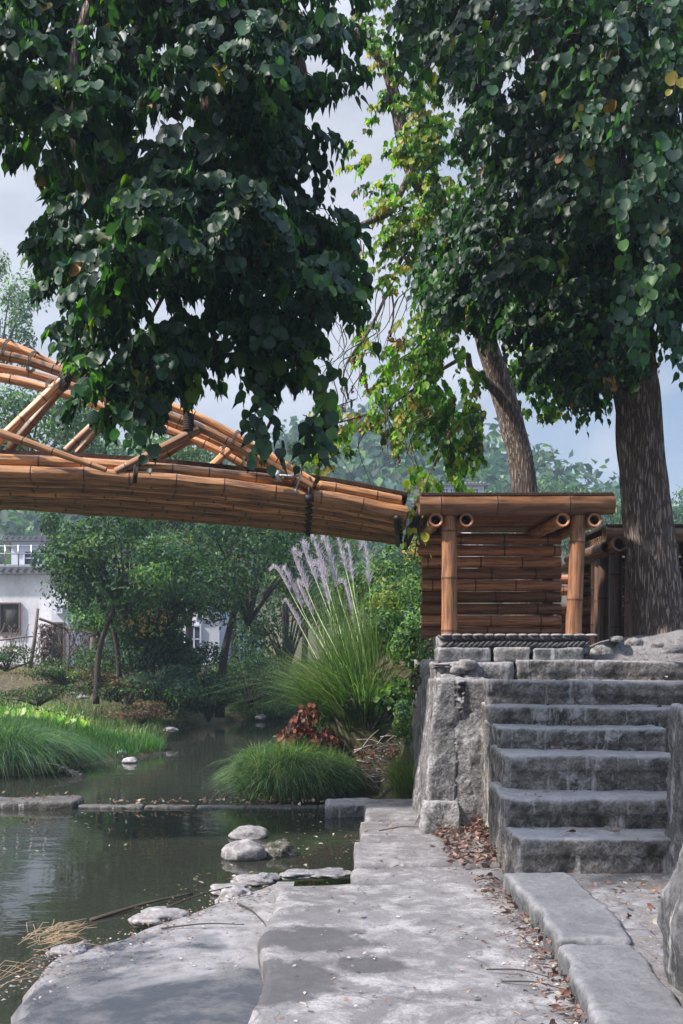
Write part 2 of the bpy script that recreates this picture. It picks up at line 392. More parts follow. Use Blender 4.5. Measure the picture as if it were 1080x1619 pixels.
def region_points(poly, n, d0, half, rpx=120, noise_s=1.5, thr=-.25, seed=0, dgrad=(0,0)):
    """n points in a rounded mass of foliage whose outline is poly and whose middle lies at distance d0"""
    xs=[p[0] for p in poly]; ys=[p[1] for p in poly]; out=[]
    while len(out)<n:
        x=RNG.uniform(min(xs),max(xs),n*2); y=RNG.uniform(min(ys),max(ys),n*2)
        k=in_poly(x,y,poly); x=x[k];y=y[k]; dp=dist_poly(x,y,poly)
        th=half*np.sqrt(np.clip(dp/rpx,.04,1)); u=RNG.uniform(-1,1,len(x))
        u=np.sign(u)*np.abs(u)**.7
        d=d0+th*u+dgrad[0]*(x-540)/540+dgrad[1]*(y-500)/500
        for a,b,c in zip(x,y,d):
            p=P(a,b,c)
            if mn.fractal(p*noise_s+Vector((seed*3.3,0,0)),1,2,3)>thr: out.append(p)
            if len(out)>=n: break
    return np.array(out)
def clumps(poly,n,d0,half,per,r,rpx=120,noise_s=1.5,thr=-.2,seed=0):
    cs=region_points(poly,n,d0,half,rpx,noise_s,thr,seed); P_=[];O_=[]
    for c in cs:
        rr=r*RNG.uniform(.6,1.25)
        for _ in range(int(per*(rr/r)**1.5)+1):
            d=RNG.normal(0,1,3); d[2]=d[2]*.8+.25; d/=np.linalg.norm(d); P_.append(c+d*rr*np.array([1,1,.75])*RNG.uniform(.55,1)); O_.append(d)
    return np.array(P_),np.array(O_)
def sprays(pts, leaf, nleaf, cols, w, twig, slen=.26, center=None, droop=1.0, pfun=None, cam_bias=0, outs=None):
    """twigs that arch outward and hang, carrying broad leaves"""
    N=len(pts); C0=pts.mean(0) if center is None else np.array(center)
    A=[];AX=[];NM=[];SZ=[];CL=[]
    for i in range(N):
        p=pts[i]
        if outs is None: o=p-C0; o[2]*=.3; o=o/(np.linalg.norm(o)+1e-6)+RNG.normal(0,.6,3)*np.array([1,1,.35])
        else: o=outs[i]*np.array([1,1,.45])+RNG.normal(0,.25,3)
        o/=np.linalg.norm(o)
        L=slen*RNG.uniform(.7,1.3); st=p-o*L*.4+np.array([0,0,L*.3]); q=[]
        for u in np.linspace(0,1,5): q.append(st+o*L*u*(1-.25*u)+np.array([0,0,-L*droop*.9*u*u]))
        if twig is not None: tube(twig,q,[leaf*.035,leaf*.03,leaf*.025,leaf*.02,leaf*.012],3,cap=False)
        q=np.array(q); tone=RNG.normal(0,.25)
        nl=max(3,int(nleaf*RNG.uniform(.7,1.3))); us=np.linspace(.15,1,nl)
        base=pal(1,cols,w if pfun is None else pfun(p),.12)
        for j,u in enumerate(us):
            k=min(3,int(u*4)); f=u*4-k; c=q[k]*(1-f)+q[k+1]*f
            sgn=1 if j%2 else -1; sd=np.cross(o,[0,0,1.0])*sgn
            pet=(sd*.7+o*.2+np.array([0,0,.15]))*leaf*.35*RNG.uniform(.5,1.3); 
            ax=sd*.32+o*.16+np.array([0,0,-1.0])+RNG.normal(0,.26,3)
            nm=o*.85+sd*.25+np.array([0,-cam_bias,.4])+RNG.normal(0,.4,3)
            A.append(c+pet);AX.append(ax);NM.append(nm);SZ.append(leaf*RNG.uniform(.55,1.28)*(.75 if j>nl-3 else 1))
            cc=base[0]*(1+tone*.6)*RNG.uniform(.75,1.25)
            if RNG.random()<.35: cc=pal(1,cols,w if pfun is None else pfun(p),.2)[0]
            CL.append(cc)
    return heart_leaves(np.array(A),np.array(AX),np.array(NM),np.array(SZ),np.clip(np.array(CL),.004,.9))
def puff(center, rad, n, size, cols, w, lumps=14, lump_r=.42, seed=0, asp=.5, up=.35, shell=.55, squash=1.0, bottom=-.6, twigs=None):
    """a crown made of leaf clumps around boughs; returns leaf arrays and the clump centres"""
    R=np.random.default_rng(seed+100); rad=np.array(rad); center=np.array(center)
    ls=[]
    while len(ls)<lumps:
        d=R.normal(0,1,3); d/=np.linalg.norm(d)
        if d[2]<bottom: continue
        ls.append(d*R.uniform(.35,.85)**.6)
    ls=np.array(ls); lr=R.uniform(.6,1.25,lumps)*lump_r; tone=R.normal(0,.22,lumps); 
    k=R.integers(0,lumps,n); d=nrm(R.normal(0,1,(n,3))); 
    rr=R.uniform(shell,1.12,n)**.8*lr[k]; sub=R.uniform(0,1,n)
    p=(ls[k]+d*rr[:,None]*np.array([1,1,.8]))
    pw=center+p*rad
    jn=np.array([mn.noise(Vector(q)*(2.6/max(.3,rad[0]*.35))) for q in pw]); keep=jn>-.28; 
    pw=pw[keep];d=d[keep];k=k[keep]; m=len(pw)
    col=np.array(cols)[R.choice(len(cols),m,p=np.array(w)/sum(w))]
    # colour groups: each clump leans towards one of the hues
    lc=R.choice(len(cols),lumps,p=np.array(w)/sum(w)); g=R.random(m)<.5; col[g]=np.array(cols)[lc[k[g]]]
    col=np.clip(col*(1+tone[k][:,None]+R.normal(0,.2,(m,1))),.004,.9)
    nm=d+np.array([0,0,up])+R.normal(0,.5,(m,3)); ax=np.cross(nm,R.normal(0,1,(m,3)))+np.array([0,0,-.4])
    sz=size*R.uniform(.6,1.4,m)
    if twigs is not None:
        for q in ls[:min(lumps,14)]:
            e=center+q*rad; s=center+np.array([0,0,-rad[2]*.75]); mid=(s+e)/2+np.array([0,0,rad[2]*.1])
            tube(twigs,smooth_path([s,mid,e],4),np.linspace(rad[0]*.03,rad[0]*.008,9),5)
    return diamond_leaves(pw,ax,nm,sz,col,asp)
G_DK=(.035,.075,.038); G_MD=(.075,.16,.055); G_BR=(.15,.27,.06); G_YL=(.33,.36,.08); G_OR=(.5,.3,.1); G_BL=(.065,.135,.10); G_PL=(.24,.31,.18)
def tree(name,label,cat,base,h,cr,n,size,cols,w,lumps=16,seed=0,trunk_r=.12,lean=(0,0),cz=None,group=None,asp=.5,lump_r=.42,extra=None,bottom=-.6):
    base=Vector(base); t=thing(name,label,cat,base,0,group)
    c=base+Vector((lean[0],lean[1],h-cr[2])) if cz is None else base+Vector((lean[0],lean[1],cz))
    mb=MB(); rnd=random.Random(seed)
    pts=[base+Vector((0,0,-.2)),base+Vector((lean[0]*.25+rnd.uniform(-.1,.1),lean[1]*.2,(c.z-base.z)*.35)),base+Vector((lean[0]*.6,lean[1]*.6,(c.z-base.z)*.7)),c]
    pp=smooth_path(pts,6); tube(mb,pp,np.linspace(trunk_r,trunk_r*.4,len(pp)),9,jit=.15,seed=seed)
    obj('trunk',mb.mesh(),M['bark_far'],t)
    tw=MB(); parts=[puff(c,cr,n,size,cols,w,lumps,lump_r,seed,asp,twigs=tw,bottom=bottom)]
    if extra: parts+=extra
    obj('branch',tw.mesh(),M['bark_far'],t)
    tri_obj('crown',parts,M['leaf_far'],t)
    return t
def bush(name,label,cat,center,rad,n,size,cols,w,lumps=10,seed=0,group=None,asp=.5,lump_r=.45,mat='leaf_far'):
    c=Vector(center); t=thing(name,label,cat,(c.x,c.y,c.z-rad[2]),0,group); tw=MB()
    parts=[puff(c,rad,n,size,cols,w,lumps,lump_r,seed,asp,twigs=tw,bottom=-.35)]
    obj('stem',tw.mesh(),M['bark_far'],t); tri_obj('foliage',parts,M[mat],t); return t
# ------------------------------------------------------------------ camera, sky, sun
sc=bpy.context.scene
cam=bpy.data.cameras.new('camera'); co=bpy.data.objects.new('camera',cam); C.objects.link(co)
co.location=(0,0,EYE); co.rotation_euler=(math.radians(90),0,0)
cam.sensor_fit='VERTICAL'; cam.sensor_height=36; cam.lens=36*F/1619; cam.shift_y=(HY-809.5)/1619; cam.clip_end=1500; cam.clip_start=.05
sc.camera=co
SUN_EL=math.radians(46); SV=Vector((-.90,-.36,0)).normalized()
sd=Vector((SV.x*math.cos(SUN_EL),SV.y*math.cos(SUN_EL),math.sin(SUN_EL)))
sl=bpy.data.lights.new('sun','SUN'); so=bpy.data.objects.new('sun',sl); C.objects.link(so)
so.rotation_euler=sd.to_track_quat('Z','Y').to_euler(); sl.energy=4.2; sl.angle=math.radians(2.5); sl.color=(1,.93,.84)
w=bpy.data.worlds.new('World'); sc.world=w; w.use_nodes=True
t=NT('w',True)
sky=t.n('ShaderNodeTexSky',_sky_type='NISHITA',_sun_disc=False,_sun_elevation=SUN_EL,_sun_rotation=math.atan2(SV.x,SV.y),_altitude=300,_air_density=1.3,_dust_density=2.0)
tc=t.n('ShaderNodeTexCoord').outputs['Generated']
mp=t.n('ShaderNodeMapping',Vector=tc); mp.inputs['Scale'].default_value=(1,1,2.6)
n1=t.noise(mp.outputs[0],2.3,7,.55,.5)
sx=t.n('ShaderNodeSeparateXYZ',Vector=tc)
bias=t.math('MULTIPLY',sx.outputs[0],-.75)
fac=t.ramp(t.math('ADD',n1,t.math('ADD',bias,.10)),[(.36,.12),(.56,.95)])
n2=t.noise(mp.outputs[0],5,6,.6)
cloud=t.mix(t.ramp(n2,[(.3,0),(.7,1)]),(3.7,3.85,4.4),(6.0,6.1,6.6))
blue=t.mix(.7,sky.outputs[0],(1.3,2.1,3.7))
zen=t.ramp(sx.outputs[2],[(.5,1.0),(.8,3.4)])            # overhead sky boosted to lift ambient light, as overcast is brightest there
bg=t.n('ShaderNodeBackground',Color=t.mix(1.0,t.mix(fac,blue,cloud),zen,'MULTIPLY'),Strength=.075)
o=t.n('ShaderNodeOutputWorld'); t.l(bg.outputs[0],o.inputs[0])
vs=sc.view_settings; vs.view_transform='Standard'; vs.look='None'; vs.exposure=.9; vs.gamma=1
sc.cycles.use_denoising=True; sc.cycles.max_bounces=7; sc.cycles.diffuse_bounces=4; sc.cycles.glossy_bounces=3; sc.cycles.transmission_bounces=4; sc.cycles.transparent_max_bounces=8
sc.cycles.use_adaptive_sampling=True; sc.cycles.adaptive_threshold=.015; sc.cycles.caustics_reflective=False; sc.cycles.caustics_refractive=False
# ------------------------------------------------------------------ ground
def ip(x,xs,ys): return float(np.interp(x,xs,ys))
XLY=([-20,5,9,12,13.1,14.6,15.6,17,18.5,20.6,21.4,22.5],[-7,-5.2,-4.7,-4.15,-3.4,-2.5,-2.9,-3.0,-2.9,-2.5,-1.5,-.2])
XRY=([-20,8.6,9.6,10.4,11.5,13,17,20.6,21.4,22.5],[.4,.4,.1,-.9,-1.25,-1.0,-1.2,-1.0,-1.1,-.2])
def ss(a,b,x): 
    t=min(1,max(0,(x-a)/(b-a))); return t*t*(3-2*t)
def gz(x,y):
    xl=ip(y,*XLY); xr=ip(y,*XRY); n=.06*mn.noise(Vector((x*1.2,y*1.2,0)))
    if y<22.5 and xl<x<xr: return -.45*ss(0,.5,min(x-xl,xr-x))-.02
    if x<=xl or (y>=22.5 and x<-.2):
        d=xl-x if y<22.5 else y-21.5+min(0,0)
        if y>=22.5: d=max(d,0)+max(0,-x*.2)
        low=.12+.28*ss(.2,2.5,d)
        ter=ss(18.2,20.2,y)*ss(.1,1.6,d)
        z=low*ss(-.05,.25,d)+(.98-low)*ter+n
        z=z if y>12 else max(z,ss(0,3,d)*.6)
    else:
        d=x-xr if y<22.5 else x+.2
        if y<8.4: 
            z=.1+ ss(5.8,7.9,y)*1.2*ss(1.0,1.3,x) if x<2.9 else .1+1.45*ss(3.0,6,y)
            if x>1.6 and x>=2.9: z=max(z,.9)
        else:
            z=1.5*ss(.25,1.9,d+ (y-9)*.05*(1 if y<12 else .5)) if y<22 else 1.5*ss(0,6,d)
            if y<11: z=min(z, 1.5*ss(.4,1.0,x)) 
        if x>2 and y>7.9: z=max(z,1.46)
        z+=n*.6
    if y>45: 
        k=ss(45,135,y); fade=1-.9*ss(150,280,y)
        z+=k*fade*(16.5-.09*max(x,-60)+5*mn.noise(Vector((x*.018+3,y*.014,1)))-8*ss(14,50,x))*(1 if x<200 else .6)
    if y>60: z+=ss(60,125,y)*8*math.exp(-((x-7)/16)**2)
    if abs(x)>25: z+=ss(25,120,abs(x))*4*ss(0,60,y)
    return z
def axis(lo,hi,fine0,fine1,step,grow=1.13):
    a=list(np.arange(fine0,fine1,step)); s=step; x=fine1
    while x<hi: a.append(x); s*=grow; x+=s
    a.append(hi); s=step; x=fine0
    b=[]
    while x>lo: s*=grow; x-=s; b.append(max(x,lo))
    return np.array(b[::-1]+a)
xs=axis(-300,300,-5.5,4.5,.12); ys=axis(-60,320,4,24,.13)
nx,ny=len(xs),len(ys)
V=np.array([(x,y,gz(x,y)) for y in ys for x in xs])
ii,jj=np.meshgrid(np.arange(nx-1),np.arange(ny-1)); b=(jj*nx+ii).ravel()
Fq=np.stack([b,b+1,b+nx+1,b+nx],1)
t=NT('earth'); c0=t.coord('Object'); a=t.noise(c0,.9,7,.65,.3); f=t.noise(c0,14,6,.7)
col=t.mix(t.ramp(a,[(.4,0),(.6,1)]),(.09,.07,.05),(.06,.075,.03)); col=t.mix(t.ramp(f,[(.45,0),(.7,.7)]),col,(.2,.155,.12))
M['earth']=t.out(col,.95,t.bump(f,.7,.05),spec=.2)
struct(obj('ground',np_mesh('ground',V,Fq,np.ones((len(V),3))),M['earth']))
# water
t=NT('river_water'); c0=t.coord('Object',(1,3.2,1)); c1=t.coord('Object',(1,2.2,1))
h1=t.noise(c0,1.6,3,.5,.6); h2=t.noise(c1,7,2,.5,.4); pt=t.ramp(t.noise(t.coord('Object'),.45,3,.5),[(.42,.12),(.62,1)])
h=t.math('MULTIPLY',t.math('ADD',h1,t.math('MULTIPLY',h2,.16)),pt)
M['water']=t.out((.028,.030,.024),.025,t.bump(h,.11,.05),IOR=1.36,spec=.65)
mw=MB(); mw.add([(-60,-60,0),(60,-60,0),(60,23.2,0),(-60,23.2,0)],[(0,1,2,3)]); struct(obj('water',mw.mesh(),M['water'],smooth=False))
# haze: one box of even air
t=NT('haze'); vp=t.n('ShaderNodeVolumePrincipled',Density=.0019,Anisotropy=.2); vp.inputs['Color'].default_value=(.62,.80,1,1)
o=t.n('ShaderNodeOutputMaterial'); t.l(vp.outputs[0],o.inputs['Volume'])
hz=obj('haze',bxm(-310,310,-70,330,-3,60),t.m,smooth=False); hz['kind']='stuff'; hz['label']='thin bluish haze in front of the far hill'; hz['category']='haze'
# ------------------------------------------------------------------ path and slabs
t=NT('path_slab'); c0=t.coord('Object')
big=t.noise(c0,1.0,6,.6,.4); med=t.noise(c0,5,8,.7,.3); fine=t.noise(c0,60,5,.7)
c=t.mix(t.ramp(big,[(.35,0),(.65,1)]),(.135,.128,.137),(.215,.206,.22)); c=t.mix(t.ramp(med,[(.46,0),(.62,.9)]),c,(.37,.36,.37)); c=t.mix(t.ramp(t.noise(c0,2.2,9,.78,.8),[(.5,0),(.62,.7)]),c,(.12,.115,.12))
c=t.mix(t.ramp(fine,[(.36,.45),(.52,0)]),c,(.10,.095,.10))
# a spill of damp on the slab, with a shape of its own
geo=t.n('ShaderNodeNewGeometry').outputs['Position']
def blob(cx,cy,rx,ry,soft=.35,ns=.5):
    s=t.n('ShaderNodeSeparateXYZ',Vector=geo); dx=t.math('DIVIDE',t.math('SUBTRACT',s.outputs[0],cx),rx); dy=t.math('DIVIDE',t.math('SUBTRACT',s.outputs[1],cy),ry)
    r=t.math('SQRT',t.math('ADD',t.math('MULTIPLY',dx,dx),t.math('MULTIPLY',dy,dy)))
    r=t.math('ADD',r,t.math('MULTIPLY',t.math('SUBTRACT',t.noise(geo,6,5,.6),.5),ns*3))
    return t.ramp(r,[(.75,1),(.75+soft,0)])
bs=t.math('MAXIMUM',blob(-.12,4.72,.34,.22),t.math('MAXIMUM',blob(-.25,4.15,.25,.35),blob(.12,4.35,.2,.12)),True)
c=t.mix(t.math('MULTIPLY',bs,.85),c,(.075,.073,.08))
crk=t.n('ShaderNodeTexVoronoi',Vector=t.n('ShaderNodeVectorMath',_operation='ADD',i0=c0,i1=t.n('ShaderNodeTexNoise',Vector=c0,Scale=3.0).outputs[1]).outputs[0],Scale=1.1,_feature='DISTANCE_TO_EDGE').outputs[0]
ck=t.ramp(crk,[(.0,1),(.008,0)]); c=t.mix(t.math('MULTIPLY',ck,.6),c,(.06,.055,.055))
gr=t.noise(c0,120,3,.7); c=t.mix(t.ramp(gr,[(.6,0),(.7,.25)]),c,(.36,.35,.36)); c=t.mix(t.ramp(gr,[(.3,.45),(.4,0)]),c,(.08,.075,.08))
hh=t.math('ADD',t.math('MULTIPLY',med,.8),t.math('MULTIPLY',fine,.25))
M['path']=t.out(c,t.ramp(bs,[(0,.85),(1,.5)]),t.bump(hh,.6,.018),spec=.35)
def slab(name,x0,x1,y0,y1,z1,seed,z0=-.5,mat='path',rnd=.02,amp=.008,res=.04,warp=None): return struct(obj(name,rock_box(x0,x1,y0,y1,z0,z1,res,rnd,amp,seed,5,warp=warp,smooth_top=.5,big=.012),M[mat]))
slab('path',-.36,1.02,1.2,5.78,.2,1,warp=lambda p:Vector((p.x+(.025*math.sin(p.y*2.1)+.02*math.sin(p.y*5) if p.x<0 else 0),p.y+(.03*math.sin(p.x*5) if p.y>5.6 else 0),p.z)))
slab('path',.06,1.2,5.80,6.32,.185,2); slab('path',.09,1.2,6.34,7.05,.205,3); slab('path',.15,1.15,7.07,7.95,.19,4); slab('path',.2,1.1,7.97,9.0,.205,5)
# lower wet ledge beside the water
t=NT('wet_ledge'); c0=t.coord('Object'); big=t.noise(c0,1.2,6,.62,.6); med=t.noise(c0,6,7,.68); fine=t.noise(c0,50,5,.7)
geo=t.n('ShaderNodeNewGeometry').outputs['Position']; gy=t.n('ShaderNodeSeparateXYZ',Vector=geo).outputs[1]
wet=t.ramp(t.math('ADD',t.math('MULTIPLY',t.math('SUBTRACT',4.95,gy),.7),t.math('MULTIPLY',t.math('SUBTRACT',big,.5),3.6)),[(.1,0),(.42,1)])
c=t.mix(t.ramp(big,[(.3,0),(.7,1)]),(.17,.165,.178),(.36,.35,.37)); c=t.mix(t.ramp(med,[(.42,0),(.64,.85)]),c,(.12,.115,.115))
c=t.mix(wet,c,t.mix(t.ramp(med,[(.45,0),(.7,1)]),(.06,.066,.085),(.16,.155,.165)))
M['ledge']=t.out(c,t.ramp(wet,[(0,.8),(1,.2)]),t.bump(t.math('ADD',med,t.math('MULTIPLY',fine,.3)),.55,.016),spec=.6)
LX=([0,3.5,4.0,4.8,5.27,5.8,6.3],[-2.0,-1.6,-1.42,-1.5,-1.1,-.75,-.42])
def ledge_edge(y): return ip(y,*LX)+.05*mn.noise(Vector((0,y*5,3)))
mb=MB(); yy=np.arange(1.2,6.4,.06); nxs=44; vs=[]
for y in yy:
    xe=ledge_edge(y)
    for i in range(nxs+1):
        u=i/nxs; x=xe+(-.30-xe)*u; z=.085+.012*fr((x,y,0),1.6,4,3)-.16*max(0,1-u*9)**1.5+.0
        vs.append((x,y,z))
fs=[(j*(nxs+1)+i,j*(nxs+1)+i+1,(j+1)*(nxs+1)+i+1,(j+1)*(nxs+1)+i) for j in range(len(yy)-1) for i in range(nxs)]
mb.add(vs,fs); struct(obj('ledge_pavement',mb.mesh(),M['ledge']))
# puddles on the ledge
M['puddle']=(lambda t: t.out((.05,.05,.055),.03,t.bump(t.noise(t.coord('Object'),9,2),.05,.01),spec=.6))(NT('puddle'))
def puddle(cx,cy,rx,ry,seed,z=.094):
    mb=MB(); n=40; vs=[(cx,cy,z)]
    for k in range(n):
        a=2*math.pi*k/n; r=1+.45*fr((math.cos(a),math.sin(a),0),1.5,4,seed); vs.append((cx+rx*r*math.cos(a),cy+ry*r*math.sin(a),z))
    mb.add(vs,[(0,k+1,(k+1)%n+1) for k in range(n)]); o=obj('puddle',mb.mesh(),M['puddle'],smooth=False); o['kind']='structure'; return o

# ------------------------------------------------------------------ stairs
st=thing('stone_steps','worn grey stone steps with whitened treads climbing to the big tree','stairs',(1.8,5.7,.2))
STEPS=[(1.00,5.70,.485),(.99,6.05,.662),(1.05,6.40,.885),(1.06,6.76,1.025),(1.065,7.08,1.15),(1.08,7.42,1.325),(1.36,7.72,1.475)]
for i,(x0,y0,z1) in enumerate(STEPS):
    x1=2.2 if i<4 else 3.1
    sk=.03*math.sin(i*2.2)
    def warp(p,y0=y0,i=i,z1=z1):
        q=p.copy(); q.y+=.02*mn.noise(Vector((p.x*2.2,i*5,0)))
        if p.z>z1-.09 and p.y<y0+.06: q.y-=.016          # nosing
        q.z+=-.012*(p.x-1.5)+.012*mn.noise(Vector((p.x*1.5,p.y*2,i*3)))
        if i==6: q.x+=0
        return q
    obj('step',rock_box(x0,x1,y0,y0+.62,.05,z1,.022,.014,.017,20+i,8,warp=warp,smooth_top=.35,big=.012),M['step'],st)
# low slate kerb blocks at the foot of the steps
for k,(ya,yb,xa,xb,sd_) in enumerate(((4.32,5.52,.92,1.27,41),(2.4,4.29,.90,1.24,42))):
    f=lambda p,k=k:Vector((p.x+(.03*math.sin(p.y*3+k)+.025*mn.noise(Vector((p.y*4,k,0))))*(1 if p.x<1.05 else .6),p.y,p.z+.006*math.sin(p.y*2.5)))
    o=obj('kerb_stone',rock_box(xa,xb,ya,yb,0,.325-.01*k,.022,.016,.014,sd_,8,warp=f,smooth_top=.3,big=.01),M['kerb'])
    tag(o,['long slate kerb stone lying against the bottom step','slate kerb stone nearer the viewer with a rough broken side'][k],'kerb stone','slate kerb stones at the foot of the steps')
# cobbles
mb=MB(); box(mb,1.1,2.2,1.5,5.72,-.2,.272); bed=MB(); 
o=struct(obj('cobbled_pavement',rock_box(1.12,2.3,1.5,5.75,-.2,.285,.05,.02,.012,60,7),M['rubble']))
mb=MB(); rd=random.Random(5)
cob=[]
y=3.2
while y<5.6:
    x=1.28+rd.uniform(0,.1); ry=rd.uniform(.045,.075)
    while x<1.95:
        rx=rd.uniform(.05,.1)
        m=[]; 
        for i in range(7):
            th=math.pi/2*i/6
            for j in range(12):
                ph=2*math.pi*j/12; k=1+.12*mn.noise(Vector((math.cos(ph)*2+x*9,math.sin(ph)*2+y*9,0)))
                m.append((x+rx+math.sin(th)*math.cos(ph)*rx*.95*k,y+math.sin(th)*math.sin(ph)*ry*.95*k,.262+.032*math.cos(th)+.006*math.sin(x*40)))
        fs=[(i*12+j,(i+1)*12+j,(i+1)*12+(j+1)%12,i*12+(j+1)%12) for i in range(6) for j in range(12)]
        mb.add(m,fs); x+=2*rx+rd.uniform(.005,.02)
    y+=2*ry+.01
c_=obj('cobbles',mb.mesh(),M['kerb']); c_['kind']='structure'
M['boulder']=mat_stone('dark_slate',(.085,.088,.098),(.15,.15,.165),(.035,.036,.042),1.6,.15,.3,.6,.3)
# parapet beside the steps, standing boulder in front
pw=thing('parapet_wall','rough grey parapet wall with white lime stains flanking the lower steps','wall',(2.0,5.2,.2))
def wp(p):
    q=p.copy()
    if p.x<2.1: q.x+=.05*mn.noise(Vector((p.z*2.3,p.y*2,4)))+max(0,(.9-p.z))*-.03+ (.10*ss(.9,1.28,p.z))*.4
    return q
obj('wall_body',rock_box(1.91,2.5,4.85,5.9,.1,1.24,.025,.06,.025,71,6,warp=wp,smooth_top=.8,big=.03),M['wall'],pw)
def wb(p):
    return Vector((p.x+.015*math.sin(p.z*7)+(.10*ss(.5,.84,p.z) if p.x<1.6 else 0),p.y,p.z))
o=obj('boulder',rock_box(1.27,1.95,2.9,3.98,.1,.84,.025,.035,.022,77,6,warp=wb,smooth_top=1,big=.03),M['boulder']); tag(o,'tall dark slate boulder standing in front of the parapet wall','boulder')
# ------------------------------------------------------------------ retaining wall with braided tile course
rw=thing('retaining_wall','weathered stone retaining wall with a braided tile course carrying the bamboo shelter','wall',(.85,7.9,.2))
def wr(p):
    q=p.copy(); k=ss(0,1.42,p.z)
    if p.x<.85: q.x+=.10*k-.012*math.sin(p.z*5+p.y*3)
    if p.y<7.8: q.y+=.10*k+.03*mn.noise(Vector((p.x*4,0,p.z*3)))
    return q
obj('pier',rock_box(.62,1.12,7.50,8.6,0,1.34,.020,.03,.015,81,9,warp=wr,smooth_top=1,big=.012),M['wall'],rw)
obj('pier',rock_box(.66,3.2,8.3,10.4,0,1.44,.07,.05,.03,82,4,warp=wr,big=.04),M['rubble'],rw)
obj('footing_stone',rock_box(.61,.90,7.42,7.6,.1,.42,.022,.03,.022,83,6,warp=lambda p:Vector((p.x-.01,p.y+.06*ss(.2,.44,p.z),p.z)),big=.04),M['wall'],rw)
# rubble stones in the upper part of the pier
rd=random.Random(3)
for k,(x,y,r,rz) in enumerate(((700,1053,.075,.035),(727,1060,.06,.045),(712,1074,.085,.045),(742,1052,.05,.035),(745,1076,.07,.05),(736,1245,.045,.06))):
    d=7.62 if y<1100 else 7.53
    p=P(x,y,d); obj('rubble_stone',rock_box(p.x-r,p.x+r,p.y+.02,p.y+.2,p.z-rz*.8,p.z+rz*.8,.016,.018,.02,seed=k+130,fs=7,big=.04),M['rubble'],rw)
# coping stones
for k,(xa,xb,m) in enumerate(((694,779,'slate'),(783,842,'rubble'),(846,928,'slate'))):
    a=(xa-540)/F*7.66; b_=(xb-540)/F*7.66
    obj('coping_stone',rock_box(a,b_,7.745,8.1,1.455,1.575,.025,.02,.012,90+k,6,big=.01),M[m],rw)
obj('coping_bed',rock_box(.74,1.34,7.70,8.3,1.2,1.46,.035,.03,.02,95,5),M['wall'],rw)
mb=MB()
def tile(c,ang,l=.082,w_=.026,h=.045):
    ca,sa=math.cos(ang),math.sin(ang); vs=[];n=8
    for i in range(n):
        a=2*math.pi*i/n; u=(math.cos(a)*abs(math.cos(a))**-.3 if abs(math.cos(a))>.01 else 0)*l/2; v=math.sin(a)*w_/2
        x=u*ca-v*sa; z=u*sa+v*ca
        vs.append((c[0]+x,c[1],c[2]+z))
    for i in range(n): vs.append((vs[i][0],c[1]+.09,vs[i][2]))
    for i in range(n): vs[i]=(c[0]+(vs[i][0]-c[0])*.8,vs[i][1],c[2]+(vs[i][2]-c[2])*.8)
    for i in range(n):
        q=vs[n+i]; vs.append((c[0]+(q[0]-c[0])*1.1,c[1]+.02,c[2]+(q[2]-c[2])*1.1))
    fs=[tuple(range(n-1,-1,-1))]+[(i,(i+1)%n,2*n+(i+1)%n,2*n+i) for i in range(n)]+[(2*n+i,2*n+(i+1)%n,n+(i+1)%n,n+i) for i in range(n)]
    mb.add(vs,fs)
x=.79; k=0
while x<1.92:
    tile((x,7.765+rd.uniform(-.004,.004),1.648-.004*math.sin(x*9)),math.radians(-30+rd.uniform(-7,7)))
    tile((x+.012,7.76+rd.uniform(-.004,.004),1.594-.004*math.sin(x*9)),math.radians(32+rd.uniform(-7,7))); x+=.041
obj('braided_course',mb.mesh(),M['wall'],rw)
mb=MB(); x=.78
while x<1.94:
    l=rd.uniform(.07,.1); vs=[]
    for i in range(9):
        for j in range(8):
            th=math.pi*i/8; a=2*math.pi*j/8
            vs.append((x+l/2-math.cos(th)*l/2,7.80+math.sin(th)**.5*math.cos(a)*.05,1.668+math.sin(th)**.5*math.sin(a)*.012))
    mb.add(vs,[(i*8+j,i*8+(j+1)%8,(i+1)*8+(j+1)%8,(i+1)*8+j) for i in range(8) for j in range(8)]); x+=l+.004
obj('cap_tiles',mb.mesh(),M['wall'],rw)
obj('coping_bed',rock_box(.77,1.95,7.81,8.4,1.52,1.664,.04,.02,.01,96,5),M['wall'],rw)
# ground shelf under shelters and mound below the big tree
mb=MB(); N=70; vs=[]
for j in range(N+1):
    for i in range(N+1):
        x=1.85+2.6*i/N; y=7.93+4.2*j/N
        m=.20*math.exp(-((x-2.75)/.55)**2-((y-8.25)/.45)**2)+.06*math.exp(-((x-2.1)/.3)**2-((y-8.0)/.3)**2)
        z=1.49+m*1.0+.035*fr((x,y,0),2.5,5,8)+.03*ss(1.85,2.2,x)-.3*ss(8.05,7.93,y)-.3*ss(2.0,1.85,x)
        vs.append((x,y,z))
mb.add(vs,[(j*(N+1)+i,j*(N+1)+i+1,(j+1)*(N+1)+i+1,(j+1)*(N+1)+i) for j in range(N) for i in range(N)])
t=NT('packed_earth'); c0=t.coord('Object'); a=t.noise(c0,3,7,.7,.3); f=t.noise(c0,30,6,.75)
c=t.mix(t.ramp(a,[(.35,0),(.65,1)]),(.17,.16,.16),(.34,.33,.34)); c=t.mix(t.ramp(f,[(.5,0),(.66,.8)]),c,(.08,.07,.065))
M['mound']=t.out(c,.95,t.bump(t.math('ADD',a,t.math('MULTIPLY',f,.4)),.8,.04),spec=.2)
struct(obj('ground',mb.mesh(),M['mound']))
def rock(x,y,d,r,rz,ry=None,mat='rock',seed=0,label='',cat='rock',group=None,amp=.22,flat=.3,z=None,name='rock'):
    p=P(x,y,d) if z is None else Vector(((x-540)/F*d,d,z)); return tag(obj(name,boulder(p,r,ry or r*.75,rz,seed,20,amp,flat),M[mat]),label,cat,group)
